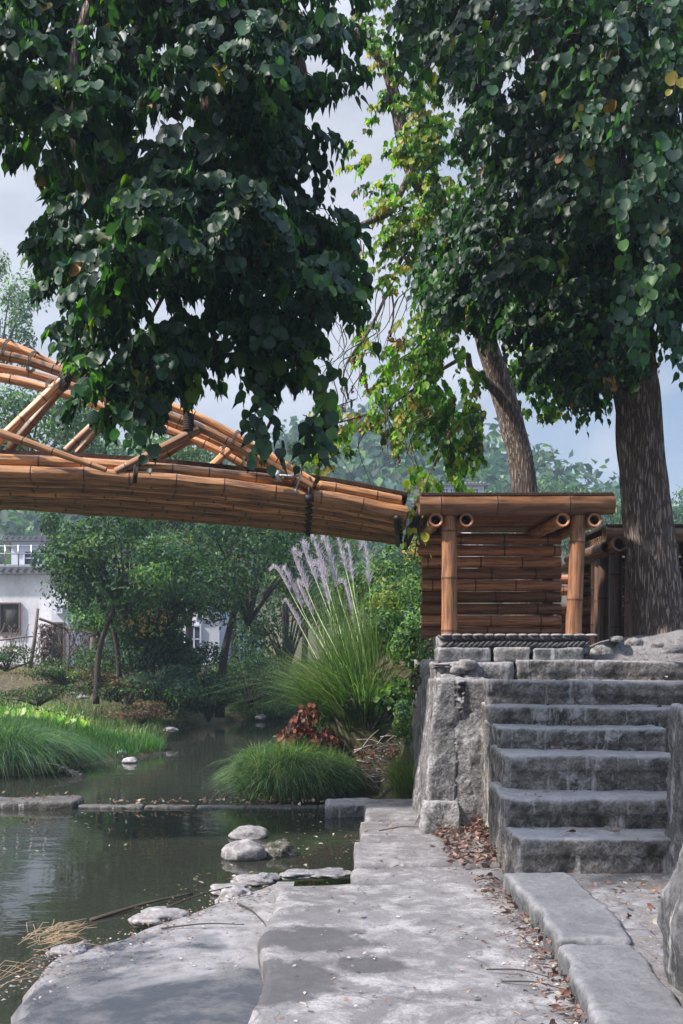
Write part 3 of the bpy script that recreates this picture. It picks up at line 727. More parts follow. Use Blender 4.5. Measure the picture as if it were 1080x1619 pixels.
for k,(x,y,d,r,rz,lab) in enumerate(((950,1032,7.78,.09,.06,'flat grey stone beside the end of the coping'),(1003,1018,7.85,.07,.05,'pale angular stone on the dirt mound'),
      (1040,1022,7.8,.05,.035,'small pale stone high on the dirt mound'),(975,1013,8.0,.06,.04,'small brown stone beneath the dark shelter'),(1068,1030,7.75,.12,.05,'broad low stone at the edge of the dirt mound'))):
    rock(x,y,d,r,rz,mat='rubble',seed=k+5,label=lab,group='stones on the mound above the steps')
# stones in the pool
rock(392,1325,8.25,.155,.07,.13,'rock',51,'smooth grey rock alone in the pool behind the others',group='rocks in the pool',z=.02)
rock(386,1361,7.45,.165,.10,.15,'rock',52,'largest smooth pinkish grey rock in the pool',group='rocks in the pool',z=.03)
rock(440,1358,7.55,.14,.085,.12,'rock_moss',53,'dark mossy green rock touching the big grey rock',group='rocks in the pool',z=.02)
rock(190,1194,13.9,.10,.09,.1,'rock_white',54,'taller jagged white stone standing in the upper pool',group='white stones in the river',z=.03,amp=.6)
rock(206,1205,13.4,.10,.055,.08,'rock_white',55,'lower white stone in the upper pool',group='white stones in the river',z=.02)
for k,(x,y,d,r,rz,m,lab) in enumerate(((398,1398,6.65,.13,.035,'rock','flat pale rock awash at the corner of the path'),(425,1393,6.7,.09,.04,'slate','dark slate rock at the corner of the path'),
   (365,1408,6.4,.13,.03,'rock','light flat rock at the water edge'),(372,1432,6.0,.11,.05,'rock','lumpy grey rock on the ledge rim'),(250,1455,5.55,.15,.055,'rock','large grey rock on the ledge rim'),
   (130,1500,4.95,.05,.05,'slate','small black stone near the dry reeds'),(105,1508,4.9,.09,.04,'rock','low grey stone beside the dry reeds'),(163,1515,4.85,.06,.025,'slate','flat dark flake of stone on the ledge'),
   (470,1388,6.6,.12,.03,'slate','thin slate slab sloping into the pool from the path'),(520,1388,6.62,.16,.03,'slate','broad slate slab beside the path step'))):
    z=.07 if k>2 else .02
    rock(x,y,d,r,rz,mat=m,seed=60+k,label=lab,group='stones along the ledge',z=z,flat=.6,amp=.35)
# weir
M['weir']=mat_stone('weir_stone',(.075,.068,.064),(.15,.14,.135),(.03,.027,.025),2,.15,.3,.8,.15,edge=.2)
wr_=thing('weir','low stone weir line crossing the pool','weir',(-1.8,9.7,0))
obj('weir_block',rock_box(-3.9,-2.58,9.6,9.95,-.3,.075,.03,.03,.02,101,4,big=.03),M['weir'],wr_)
x=-2.56; k=0
while x<-.12:
    l=random.uniform(.45,1.0); k+=1
    obj('weir_stone',rock_box(x,min(x+l,-.12),9.66+random.uniform(-.02,.02),9.80,-.3,.022+random.uniform(-.007,.009),.025,.012,.014,110+k,6),M['weir'],wr_); x+=l+.012
o=obj('stone_block',rock_box(-.15,.27,9.18,9.62,-.3,.115,.024,.03,.02,121,5,warp=lambda p:Vector((p.x,p.y+.02*math.sin(p.x*9),p.z))),M['wall']); tag(o,'rectangular stone block jutting into the pool at the end of the path','stone block')
# leaning slate sliver
mb=MB(); vs=[(0,0,0),(.10,.0,0),(.13,.05,0),(.03,.05,0),(.13,.0,.26),(.17,.01,.23),(.17,.05,.22),(.14,.05,.26)]
mb.add([(a+.545,b+7.62,c+.19) for a,b,c in vs],[(0,3,2,1),(4,5,6,7),(0,1,5,4),(1,2,6,5),(2,3,7,6),(3,0,4,7)])
tag(obj('slate_sliver',mb.mesh(),M['slate'],smooth=False),'thin dark slate sliver leaning on the foot of the wall','slate sliver')
# ------------------------------------------------------------------ bamboo bridge
br=thing('bamboo_bridge','arched footbridge of orange brown bamboo culms spanning the river above the water','bridge',(-2,8.5,2.5))
def pxl(pts,d0,d1,xa=-300,xb=640):
    out=[]
    for x,y in pts:
        t=(x-0)/(640.0); out.append(P(x,y,d0+(d1-d0)*t))
    return out
NEAR=[(-420,748),(-200,744),(0,746),(200,755),(340,767),(440,777),(540,791),(646,812)]
FAR =[(-420,806),(-200,800),(0,801),(200,812.5),(340,822),(460,835),(560,846),(632,856)]
near=smooth_path(pxl(NEAR,7.5,8.0),6); far=smooth_path(pxl(FAR,8.9,9.75),6)
ND=15
for k in range(ND):
    u=k/(ND-1); pts=[]
    for j in range(25):
        s=j/24; a=lerp_poly(near,s); b_=lerp_poly(far,s); p=a.lerp(b_,u); 
        p.z+=-.012*math.sin(u*math.pi)+random.uniform(-.011,.011)
        pts.append(p)
    e=pts[-1]-pts[-2]; pts[-1]=pts[-1]-e.normalized()*random.uniform(0,.05)
    r=.062 if k==0 else random.uniform(.036,.050)
    obj('deck_culm',culm(pts,r,r*random.uniform(.88,1.0),.36,12,seed=k),M['bamboo'],br)
for k in range(9):                                             # a second row of culms on top of the first
    u=(k+.35)/9.0; pts=[lerp_poly(near,j/24).lerp(lerp_poly(far,j/24),u)+Vector((0,0,.098)) for j in range(25)]
    s1=.995-.01*random.random() if k else .985
    pts=pts[:]; pts[-1]=pts[-2].lerp(pts[-1],.6+.3*random.random())
    obj('deck_culm',culm(pts,.055 if k==0 else .05,.046,.33,12,seed=40+k),M['bamboo'],br)
# palm fibre mat over the deck
def fringe_strip(mb,pts,side,h=.03,step=.006,l=.05):
    L=plen(pts); n=int(L/step); rd=random.Random(4)
    for i in range(n):
        s=(i+rd.random())/n; p=lerp_poly(pts,s); d=(lerp_poly(pts,min(1,s+.01))-lerp_poly(pts,max(0,s-.01))).normalized()
        q=p+side*rd.uniform(.01,l)*.6+Vector((0,0,rd.uniform(-h,h*.5)))+d*rd.uniform(-.03,.03); wv=d*rd.uniform(.002,.006)
        p=p+Vector((0,0,rd.uniform(0,h*.9)))-side*.02
        mb.add([p-wv,p+wv,q],[(0,1,2)])
m=MB(); a_=[lerp_poly(near,j/30)+Vector((0,.10,.155)) for j in range(31)]; b_=[lerp_poly(far,j/30)+Vector((0,.02,.15)) for j in range(31)]
vs=[];
for a0,b0 in zip(a_,b_):
    for q in (a0,b0,b0+Vector((0,0,.03)),a0+Vector((0,0,.03))): vs.append(q)
fs=[(4*i+k,4*i+4+k,4*i+4+(k+1)%4,4*i+(k+1)%4) for i in range(30) for k in range(4)]+[(0,1,2,3),(123,122,121,120)]
m.add(vs,fs); fringe_strip(m,a_,Vector((0,-1,0)),.028,.005,.045)
obj('fibre_mat',m.mesh(),M['thatch'],br,smooth=False)
# arches (pairs of culms on either edge)
A1=[(-420,520),(-200,518),(0,542),(111,590),(210,622),(318,661),(400,706),(460,741),(507,769)]
A2=[(-420,538),(-200,536),(0,561),(100,590),(210,637),(318,677),(400,720),(450,747),(494,771)]
B1=[(-420,550),(-200,556),(0,581),(93,604),(190,638),(267,668),(315,687),(400,728),(440,756)]
B2=[(-420,568),(-200,572),(0,597),(111,626),(190,655),(267,681),(348,714),(409,750)]
for pts,d0,d1,sd_,r in ((A1,7.65,7.95,61,.040),(A2,7.60,7.9,62,.043),(B1,8.85,9.3,63,.045),(B2,8.8,9.3,64,.046)):
    obj('arch_culm',culm(smooth_path(pxl(pts,d0,d1),6),r,r*.8,.34,12,seed=sd_),M['bamboo'],br)
def strut(a,b,r,sd_,r1=None): obj('strut',culm([P(*a),P(*b)],r,r1 or r,.27,12,seed=sd_),M['bamboo'],br)
strut((-22,716,7.6),(108,592,7.66),.038,71); strut((8,718,7.9),(102,608,7.95),.036,72)
strut((183,747,7.62),(314,679,7.72),.037,73); strut((228,737,7.9),(300,695,7.95),.036,74)
strut((104,713,8.8),(168,652,8.9),.036,75); strut((122,716,9.0),(166,668,9.0),.03,76)
strut((328,743,8.9),(362,712,9.0),.034,77)
strut((345,745,9.0),(352,705,9.1),.03,79)
strut((-3,684,7.5),(168,743,7.5),.036,78,.02)
strut((-260,735,7.6),(-160,540,7.6),.038,80); strut((-80,735,7.6),(-170,540,7.6),.038,81)
# lashings and metal straps
def lash(c,d,r,turns=5,w_=.007,mat='rope',l=.05):
    m=MB(); d=Vector(d).normalized(); a,b=frame_of(d); pts=[]
    for i in range(turns*10+1):
        an=2*math.pi*i/10; pts.append(Vector(c)+d*(l*(i/(turns*10)-.5))+(a*math.cos(an)+b*math.sin(an))*r)
    tube(m,pts,w_,5); obj('lashing',m.mesh(),M[mat],br)
dirA=(P(400,716,7.8)-P(318,677,7.8))
for x,y,d,mt,r in ((12,553,7.62,'rope',.085),(52,572,7.63,'rope',.085),(372,696,7.8,'rope',.08),(456,742,7.88,'rope',.075)): lash(P(x,y,d),dirA,r,3,.004,'tie',.03)
for x,y,d in ((78,613,8.85),(386,731,9.1),(355,712,9.0)): lash(P(x,y,d),dirA,.08,3,.004,'tie',.03)
lash(P(108,592,7.64),P(108,592,7.6)-P(-22,716,7.6),.05,7,.008,'rope',.12)
lash(P(298,668,7.70),Vector((0,.1,1)),.035,8,.009,'rope',.14)
lash(P(103,603,7.65),dirA,.075,4,.005,'tie',.04)
m=MB()
for x in (213,):
    for k in range(5):
        pts=[P(x+k*1.2,735+6*k*.2,7.43),P(x+k*1.2-1,750,7.40),P(x+k*1.2-3,763,7.46)]; tube(m,pts,.007,5)
obj('lashing',m.mesh(),M['rope'],br)
for x in ():                                         # thin chains of rope under the deck
    m=MB(); s=None
    pts=[]
    for k in range(12):
        u=k/11*.8; n0=lerp_poly(near,(x+420)/1054*1.0); f0=lerp_poly(far,(x+420)/1054); q=n0.lerp(f0,u)+Vector((.06*math.sin(k*2.1),0,-.056)); pts.append(q)
    tube(m,pts,.008,5); obj('lashing',m.mesh(),M['rope'],br)
m=MB(); sN=.838
for k in range(22):                                           # linked strap at the arch foot
    u=k/21*.93; q=lerp_poly(near,sN+.006*u).lerp(lerp_poly(far,sN+.004*u),u); q=q+Vector((0,0,-.068))
    an=k*1.57; e=Vector((math.cos(an)*.012,0.02,math.sin(an)*.006)); tube(m,[q-e-Vector((0,.022,0)),q+e,q+e+Vector((.02*(k%2*2-1),.02,0))],.011,5)
q=lerp_poly(near,sN); tube(m,[q+Vector((0,-.02,.14)),q+Vector((0,-.08,.04)),q+Vector((0,-.072,-.05))],.014,6); box(m,q.x-.035,q.x+.035,q.y-.105,q.y-.06,q.z-.06,q.z+.0)
obj('strap',m.mesh(),M['dark'],br)
q=P(440,757,7.75); m=MB(); box(m,q.x-.03,q.x+.03,q.y-.1,q.y+.02,q.z-.02,q.z+.05); tube(m,[q+Vector((.02,-.1,.01)),q+Vector((.10,-.12,.0)),q+Vector((.16,-.05,.02))],.012,6)
tube(m,[P(467,778,7.78),P(477,746,7.72)],.008,6); tube(m,[P(464,778,7.76),P(470,775,7.76)],.018,8)
obj('bolt',m.mesh(),M['steel'],br)
# end plate of the deck
a0=near[-1];b0=far[-1]; m=MB()
vs=[];dx=Vector((.05,0,0))
n=10
for j in range(n+1):
    u=j/n; p=a0.lerp(b0,u)
    for zz,xx in ((-.085,.02),(.14-.05*u,.10)):
        vs.append(p+Vector((xx+.02*math.sin(u*9),0,zz))); vs.append(p+Vector((xx+.055,0.01,zz)))
fs=[]
for j in range(n):
    b=4*j
    for q in ((0,2,6,4),(1,5,7,3),(0,4,5,1),(2,3,7,6)): fs.append(tuple(b+i for i in q))
fs+= [(0,1,3,2),(4*n,4*n+2,4*n+3,4*n+1)]
m.add(vs,fs); obj('end_board',m.mesh(),M['rope'],br)
m=MB(); p=P(622,822,8.3); 
for k in range(7):
    tube(m,[P(631+k*.3,818+k*6,7.95+k*.24),P(633+k*.3,822+k*6,7.97+k*.24)],.018,6)
tube(m,[P(627,818,7.93),P(629,862,9.4)],.022,6)
obj('bracket',m.mesh(),M['dark'],br)
# ------------------------------------------------------------------ bamboo shelters
def shelter(name,label,x0,x1,y0,y1,zb,zt,roof,seed,mrail='bamboo_red',mpost='bamboo_pale',nrail=9,wallsides=('back',),roofover=(.27,.33,.2,.3)):
    s=thing(name,label,'shelter',((x0+x1)/2,(y0+y1)/2,zb),0,'bamboo shelters above the wall'); rp=.064; k=seed
    for (x,y,r) in ((x0,y0,rp),(x1,y0,rp),(x0+.0,y1,.05),(x1,y1,.055)):
        k+=1; e=.02 if (x==x1 and y==y0) else 0
        obj('post',culm([(x-e,y,zb-.03),(x+e,y,zt)],r,r*.93,.44,16,seed=k),M[mpost],s)
    oL,oR,oF,oB=roofover
    for x in (x0-.115,x0+.125,x1-.125,x1+.125):                # cross culms either side of the posts, open ends to the front
        k+=1; obj('rafter',culm([(x,y0-.10,zt-.065),(x,y1+.15,zt-.045)],.055,.05,.34,16,seed=k),M[mrail],s)
    H=(zt-.03-zb)/nrail
    if 'back' in wallsides:
        for i in range(nrail):
            k+=1; z=zb-.01+H*(i+.45); obj('rail',culm([(x0-.14+random.uniform(-.03,.01),y1-.09,z),(x1+.10,y1-.09,z+random.uniform(-.005,.005))],H*.50,H*.47,.42,12,seed=k),M[mrail],s)
    if 'side' in wallsides:
        for i in range(nrail):
            k+=1; z=zb+H*(i+.45); obj('rail',culm([(x1+.03,y0,z),(x1+.03,y1,z)],H*.45,H*.42,.42,12,seed=k),M[mrail],s)
    # eave culm and under-roof layer
    k+=1; obj('eave_culm',culm([(x0-oL,y0-.06,zt+.055),(x1+oR,y0-.06,zt+.062)],.082,.082,.5,18,seed=k),M[mpost],s)
    ny_=int((y1-y0+oB)/.085)
    for i in range(ny_):
        k+=1; yy_=y0+.05+i*.085; obj('roof_culm',culm([(x0-oL+.03,yy_,zt+.035),(x1+oR-.03-.02*(i%2),yy_,zt+.035)],.04,.04,.45,8,seed=k),M[mrail],s)
    m=MB(); box(m,x0-oL+.01,x1+oR-.01,y0-.12,y1+oB-.06,zt+.125,zt+.145)
    fringe_strip(m,[Vector((x0-oL,y0-.11,zt+.135)),Vector((x1+oR,y0-.11,zt+.14))],Vector((0,-1,0)),.022,.004,.05)
    fringe_strip(m,[Vector((x0-oL,y0-.11,zt+.135)),Vector((x0-oL,y1+.2,zt+.14))],Vector((-1,0,0)),.022,.006,.05)
    fringe_strip(m,[Vector((x1+oR,y0-.11,zt+.135)),Vector((x1+oR,y1+.2,zt+.14))],Vector((1,0,0)),.022,.006,.05)
    obj('thatch',m.mesh(),M['thatch'],s,smooth=False)
    return s,k
s1,_=shelter('bamboo_shelter','sunlit low bamboo shelter with open front and slatted back on the braided stone course',.858,1.865,7.92,9.02,1.665,2.64,None,200,roofover=(.245,.28,.2,.3))
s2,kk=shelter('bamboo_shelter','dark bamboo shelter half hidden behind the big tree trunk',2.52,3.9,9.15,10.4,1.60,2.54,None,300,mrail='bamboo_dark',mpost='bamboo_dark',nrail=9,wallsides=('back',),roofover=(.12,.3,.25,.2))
for i in range(5):
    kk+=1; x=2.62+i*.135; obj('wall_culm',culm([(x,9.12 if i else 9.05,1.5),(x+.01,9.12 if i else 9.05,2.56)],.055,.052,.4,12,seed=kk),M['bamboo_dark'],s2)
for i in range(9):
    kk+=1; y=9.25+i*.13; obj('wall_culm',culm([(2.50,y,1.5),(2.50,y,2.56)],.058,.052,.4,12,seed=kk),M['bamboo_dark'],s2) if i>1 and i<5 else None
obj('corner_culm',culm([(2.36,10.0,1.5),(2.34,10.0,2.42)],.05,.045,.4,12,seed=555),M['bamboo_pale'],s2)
obj('rafter',culm([(2.5,8.95,2.50),(2.42,10.75,2.42)],.07,.065,.4,14,seed=556),M['bamboo_pale'],s2)
# low bamboo bench seen between the shelters
bn=thing('bamboo_bench','small bamboo bench between the two shelters','bench',(2.55,10.9,1.5))
for i in range(3): obj('seat_culm',culm([(2.3+.0*i,10.9+i*.11,1.98),(3.2,10.9+i*.11,1.98)],.055,.052,.4,12,seed=570+i),M['bamboo_red'],bn)
for i in range(2): obj('back_culm',culm([(2.3,11.3,2.2+i*.13),(3.2,11.3,2.2+i*.13)],.055,.052,.4,12,seed=580+i),M['bamboo_red'],bn)
for i in range(6): obj('leg',culm([(2.42+i*.13,10.98,1.45),(2.42+i*.13,10.98,1.93)],.052,.05,.4,12,seed=590+i),M['bamboo_red'],bn)
# ------------------------------------------------------------------ the near trees
def trunk_mesh(pts,rad,seed,sides=40,step=.035,amp=.022,ridge=.012,flare=0):
    pts=smooth_path(pts,10); L=plen(pts); n=int(L/step); mb=MB(); vs=[];
    a,b=frame_of(Vector((0,0,1))); a=Vector((1,0,0)); 
    rl=[0]
    for i in range(n+1):
        s=i/n; p=lerp_poly(pts,s); d=(lerp_poly(pts,min(1,s+.02))-lerp_poly(pts,max(0,s-.02))).normalized()
        a=(a-d*a.dot(d)).normalized(); b=a.cross(d); r0=float(np.interp(s,np.linspace(0,1,len(rad)),rad))
        for k in range(sides):
            an=2*math.pi*k/sides; c_,s_=math.cos(an),math.sin(an)
            tw=an+s*L*.25
            f=amp*fr((c_*1.2,s_*1.2,s*L*.6),1.2,3,seed)+ridge*(abs(mn.noise(Vector((math.cos(tw)*5.5+seed,math.sin(tw)*5.5,s*L*2.2))))*2-.5)
            fl=flare*math.exp(-s*L/.22)*(.6+.6*max(0,math.sin(an*3+seed)))
            vs.append(p+(a*c_+b*s_)*(r0+f+fl))
    mb.add(vs,[(i*sides+k,i*sides+(k+1)%sides,(i+1)*sides+(k+1)%sides,(i+1)*sides+k) for i in range(n) for k in range(sides)])
    return mb.mesh()
def limb(name,pts,r0,r1,parent,mat='bark',seed=0,sides=9):
    m=MB(); pp=smooth_path([P(*q) for q in pts],8); tube(m,pp,np.linspace(r0,r1,len(pp)),sides,jit=.12,seed=seed); obj(name,m.mesh(),M[mat],parent)
base=P(1048,1012,8.35)
big=thing('big_tree','thick straight grey brown trunk beside the steps carrying the dark overhanging leaf canopy','tree',base)
obj('trunk',trunk_mesh([base-Vector((0,0,.15)),P(1022,800,8.4),P(1008,640,8.4),P(985,470,8.3),P(960,280,8.1),P(930,80,7.9),P(900,-200,7.8)],[.225,.198,.186,.18,.165,.15,.12],3,flare=.06,amp=.018,ridge=.02),M['bark'],big)
limb('branch',[(965,330,8.1),(900,200,7.9),(845,20,7.6),(820,-150,7.4)],.10,.06,big,seed=1)
limb('branch',[(940,120,8.0),(800,-60,7.2),(600,-120,6.3),(420,-40,5.6),(330,120,5.3),(345,290,5.2)],.10,.02,big,seed=2)
limb('branch',[(600,-120,6.3),(350,-200,5.4),(180,-60,5.0),(110,150,4.9),(150,330,4.9)],.06,.015,big,seed=3)
limb('branch',[(420,-40,5.6),(480,150,5.5),(400,300,5.4),(300,400,5.2),(230,520,5.0)],.04,.008,big,seed=4)
limb('branch',[(980,420,8.2),(1040,300,7.2),(1100,200,6.4)],.08,.03,big,seed=5)
DK=[(.024,.062,.046),(.036,.092,.05),(.06,.145,.04),(.11,.20,.025),(.33,.27,.05),(.42,.20,.07)]
tw=MB(); parts=[]
polyL=[(-160,-160),(585,-160),(575,60),(555,150),(510,165),(475,195),(450,290),(505,345),(530,395),(540,460),(505,505),(490,590),(455,630),(400,620),(385,560),(330,560),(310,610),(255,660),(165,640),(120,570),(105,490),(70,440),(55,370),(45,290),(10,240),(-160,200)]
def pfL(p):
    left=max(0,min(1,(-p[0]-.7)/1.0)); low=max(0,min(1,(3.6-p[2])/1.2)); g=left*.6+low*left*.7
    return [1.5,1.0,.25+.9*g,.04+.35*g,.012+.05*g,.008+.02*g]
pts=region_points(polyL,620,5.6,.6,130,1.6,-.4,1)
parts.append(sprays(pts,.082,12,DK,None,tw,.2,droop=.5,center=P(290,300,5.3),pfun=pfL,cam_bias=.3))
pts,ou=clumps(polyL,170,5.15,.8,11,.21,120,1.6,-.25,21)
parts.append(sprays(pts,.080,10,DK,None,tw,.15,droop=.5,pfun=pfL,cam_bias=.45,outs=ou))
for poly,n,d in (([(470,560),(540,580),(520,690),(480,700)],9,5.0),([(375,600),(440,620),(435,690),(395,700)],7,4.9),([(520,340),(575,360),(572,500),(530,490)],14,5.2),([(500,180),(545,190),(520,290),(480,270)],6,5.3),([(200,600),(260,610),(245,700),(195,690)],8,4.9)):
    parts.append(sprays(region_points(poly,n,d,.15,40,1.5,-9,2),.082,8,DK,[1.5,1,.3,.1,.01,.02],tw,.22,center=P(300,300,5.3)))
polyR=[(700,-160),(1250,-160),(1250,520),(1090,545),(1060,530),(985,555),(960,600),(905,625),(870,600),(815,520),(740,490),(700,430),(690,370),(740,300),(745,160),(690,100),(670,-20)]
pts=region_points(polyR,900,8.0,.9,160,1.3,-.4,2)
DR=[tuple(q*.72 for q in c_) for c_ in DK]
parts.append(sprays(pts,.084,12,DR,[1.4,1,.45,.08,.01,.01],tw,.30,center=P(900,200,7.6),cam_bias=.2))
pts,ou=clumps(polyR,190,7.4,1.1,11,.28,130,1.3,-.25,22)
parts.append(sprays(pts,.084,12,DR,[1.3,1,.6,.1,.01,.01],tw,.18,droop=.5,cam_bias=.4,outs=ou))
polyN=[(830,-150),(1250,-150),(1250,260),(1100,330),(1080,520),(1010,560),(965,520),(1000,380),(930,300),(880,180),(700,150),(640,60),(660,-150)]
parts.append(sprays(region_points(polyN,330,5.6,.5,120,1.8,-.05,3),.082,12,DK,[1.5,1,.2,.03,.02,.02],tw,.27,center=P(1000,150,5.8),cam_bias=.4))
polyR3=[(700,330),(780,300),(860,330),(960,520),(960,600),(900,645),(860,620),(830,520),(740,500),(670,490),(650,430)]
parts.append(sprays(region_points(polyR3,420,8.3,.6,110,1.5,-.3,4),.08,11,DK,[1.1,1.2,.7,.12,.02,.02],tw,.28,center=P(780,350,8.3)))
tri_obj('crown',parts,M['leaf'],big); obj('twig',tw.mesh(),M['twig'],big)
# second tree, leaning, with yellowing leaves
base=P(832,800,10.6); base.z=1.45
t2=thing('leaning_tree','leaning brown trunk rising behind the bamboo shelter with yellow green leaves','tree',base)
obj('trunk',trunk_mesh([base,P(830,780,10.6),P(806,660,10.6),P(766,530,10.5),P(745,430,10.4),P(700,330,10.2),P(650,270,10.0),P(612,110,9.8),P(560,50,9.7)],[.165,.15,.138,.13,.11,.085,.07,.06,.045],8,sides=30,amp=.015,ridge=.008),M['bark'],t2)
limb('branch',[(790,625,10.5),(765,600,10.3),(745,585,10.2),(740,560,10.1)],.05,.03,t2,seed=11)
limb('branch',[(770,540,10.5),(795,470,10.4),(788,380,10.4)],.08,.05,t2,seed=12)
limb('branch',[(650,270,10.0),(620,330,9.6),(590,348,9.3),(540,370,9.0),(500,400,8.8)],.035,.02,t2,seed=13)
limb('branch',[(690,320,10.1),(640,400,9.5),(618,450,9.2),(585,520,9.0),(548,575,8.9),(540,620,8.9)],.022,.008,t2,seed=14)
limb('branch',[(740,560,10.1),(690,590,9.8),(640,625,9.5),(580,655,9.2),(480,682,9.0)],.022,.006,t2,seed=15)
limb('branch',[(640,625,9.5),(655,665,9.4),(690,690,9.3),(705,735,9.3)],.012,.004,t2,seed=16)
limb('branch',[(618,450,9.2),(622,500,9.2),(608,560,9.2)],.010,.003,t2,seed=17)
for k in range(55):                                           # bare hanging twigs
    x=random.uniform(520,700); y=random.uniform(380,660); d=random.uniform(8.8,9.6)
    limb('twig',[(x,y,d),(x+random.uniform(-35,10),y+random.uniform(20,50),d),(x+random.uniform(-50,20),y+random.uniform(60,110),d)],.006,.002,t2,'twig',k,4)
tw=MB(); parts=[]
YG=[(.035,.08,.022),(.075,.18,.022),(.16,.29,.03),(.33,.34,.05),(.38,.27,.07),(.16,.06,.03)]
def add(poly,n,d,half,w_,leaf=.075,nl=10,s=.26,thr=-.2,seed=0,rpx=90): parts.append(sprays(region_points(poly,n,d,half,rpx,1.6,thr,seed),leaf,nl,YG,w_,tw,s*.8,droop=.4,center=P(720,350,10)))
add([(540,-120),(760,-120),(760,80),(690,130),(760,300),(700,420),(650,440),(600,400),(590,330),(545,290),(548,240),(575,180),(590,100),(560,40)],360,9.6,.7,[.9,1.1,.9,.45,.12,.04],thr=-.15)
add([(575,200),(680,180),(700,340),(640,400),(590,320),(550,280)],120,9.3,.5,[.3,.8,1.2,.9,.3,.05],thr=-.1)
add([(590,370),(640,390),(640,470),(600,470),(580,430)],22,9.2,.3,[.1,.5,1,.9,.5,.2],leaf=.065)
add([(570,520),(650,505),(720,540),(800,640),(775,700),(720,745),(690,700),(640,680),(560,640)],125,9.6,.6,[.3,1,1.2,.45,.12,.06],thr=-.02)
add([(565,505),(680,495),(720,560),(690,640),(600,640),(560,590)],60,9.3,.4,[.1,1,1.4,.35,.06,.02],thr=-.2)
add([(490,640),(560,650),(650,640),(690,700),(640,720),(560,700),(500,730),(480,690)],60,9.1,.3,[.2,1,1.4,.6,.3,.2],leaf=.07,thr=-.05,nl=8)
add([(500,700),(560,720),(550,760),(520,765),(495,740)],14,8.9,.2,[.1,.9,1.4,.5,.2,.3],leaf=.075,nl=8)
add([(655,750),(740,735),(750,785),(680,790)],16,10.8,.25,[.1,1.2,1.2,.4,.1,.0],leaf=.075,nl=8)
add([(640,440),(860,420),(880,500),(800,520),(700,520)],200,9.9,.6,[1.3,1,.5,.12,.02,.02],thr=-.3)
add([(790,540),(900,560),(905,640),(860,670),(800,640)],80,11.6,.4,[1.2,1,.5,.1,.02,.02])
add([(655,640),(760,650),(770,740),(700,760)],42,9.8,.4,[.6,1,.9,.3,.1,.1],thr=-.1)
tri_obj('crown',parts,M['leaf'],t2); obj('twig',tw.mesh(),M['twig'],t2)
M['pod']=mat_flat('seed_pod',(.10,.035,.03),.8)
for k in range(34):
    m=MB()
    p=P(random.uniform(540,720),random.uniform(520,740),random.uniform(8.9,9.5))
    for j in range(6):
        q=p+Vector((random.gauss(0,.008),random.gauss(0,.008),-.012*j)); tube(m,[q,q+Vector((0,0,.016))],[.012,.008],5)
    obj('seed_cluster',m.mesh(),M['pod'],t2)
# a spray of bright leaves between bridge end and shelter
sp=thing('vine','bright yellow green vine leaves hanging between bridge end and shelter','vine',P(660,860,8.0)); parts=[]; tw=MB()
parts.append(sprays(region_points([(646,745),(700,755),(690,790),(655,800)],9,8.6,.15,40,1.5,-9),.075,6,YG,[0,.9,1.4,.5,0,0],tw,.2,center=P(660,700,8.5)))
parts.append(sprays(region_points([(640,810),(680,810),(678,850),(644,856)],7,8.05,.1,40,1.5,-9),.075,4,YG,[0,.2,1,1.6,0,0],tw,.15,center=P(640,780,8.0)))
tri_obj('foliage',parts,M['leaf'],sp); 
tube(tw,smooth_path([P(655,885,8.1),P(662,830,8.05),P(668,780,8.3),P(700,700,9.2)],6),.005,4); obj('stem',tw.mesh(),M['twig'],sp)
# ------------------------------------------------------------------ trees across the river
def T(name,label,bx,by,bd,cx,cy,cd,cr,n,size,cols,w_,**k):
    b=P(bx,by,bd); c=P(cx,cy,cd); return tree(name,label,'tree',b,0,cr,n,size,cols,w_,lean=(c.x-b.x,c.y-b.y),cz=c.z-b.z,group='trees beyond the river',**k)
GA=[G_DK,G_MD,G_BL,G_BR,G_YL,G_OR]
T('riverside_tree','dark dense tree with a thin trunk standing on the far bank near the fence',152,1095,17.5,200,900,17.6,(1.45,1.3,1.15),11000,.085,GA,[1.5,1.2,1,.35,.02,.01],seed=1,trunk_r=.06,lumps=26,lump_r=.36)
T('riverside_tree','small airy tree whose leaves hang before the white house',190,1060,19,110,860,18.5,(.75,.7,.75),2600,.075,GA,[2,.8,.6,.1,0,0],seed=2,trunk_r=.05,lumps=12,lump_r=.4)
T('riverside_tree','broad green tree with orange young leaves at its top',240,1075,19,255,930,19,(1.35,1.2,1.35),8500,.085,GA,[1,1.4,.8,.8,.05,.02],seed=3,trunk_r=.09,lumps=22,lump_r=.36)
T('riverside_tree','tree with a crooked dark trunk at the bend of the river',347,1118,20,392,885,20,(1.45,1.3,1.75),11000,.09,GA,[.9,1.2,1.2,.6,.03,0],seed=4,trunk_r=.10,lumps=28,lump_r=.34)
T('riverside_tree','deep green tree filling the space behind the silver plumes',450,1110,22,452,950,22,(1.2,1.1,2.2),10000,.09,GA,[1.6,1,1.3,.25,0,0],seed=5,trunk_r=.12,lumps=26,lump_r=.36)
T('riverside_tree','tall tree seen through the first bridge truss bay',-70,1060,25,40,700,25,(2.2,1.8,1.7),7000,.12,GA,[1,1.3,1,.5,0,0],seed=6,trunk_r=.10,lumps=22)
T('riverside_tree','bushy mid green tree rising behind the second truss strut',150,1060,27,140,745,27,(1.7,1.6,1.7),7000,.12,GA,[.8,1.4,.8,.8,.03,0],seed=7,trunk_r=.10,lumps=22)
T('riverside_tree','pale green tree seen over the deck under the arch',250,1060,29,255,765,29,(1.8,1.6,1.55),7000,.12,GA+[G_PL],[.3,1,.4,1.2,.3,0,1.5],seed=8,trunk_r=.10,lumps=22)
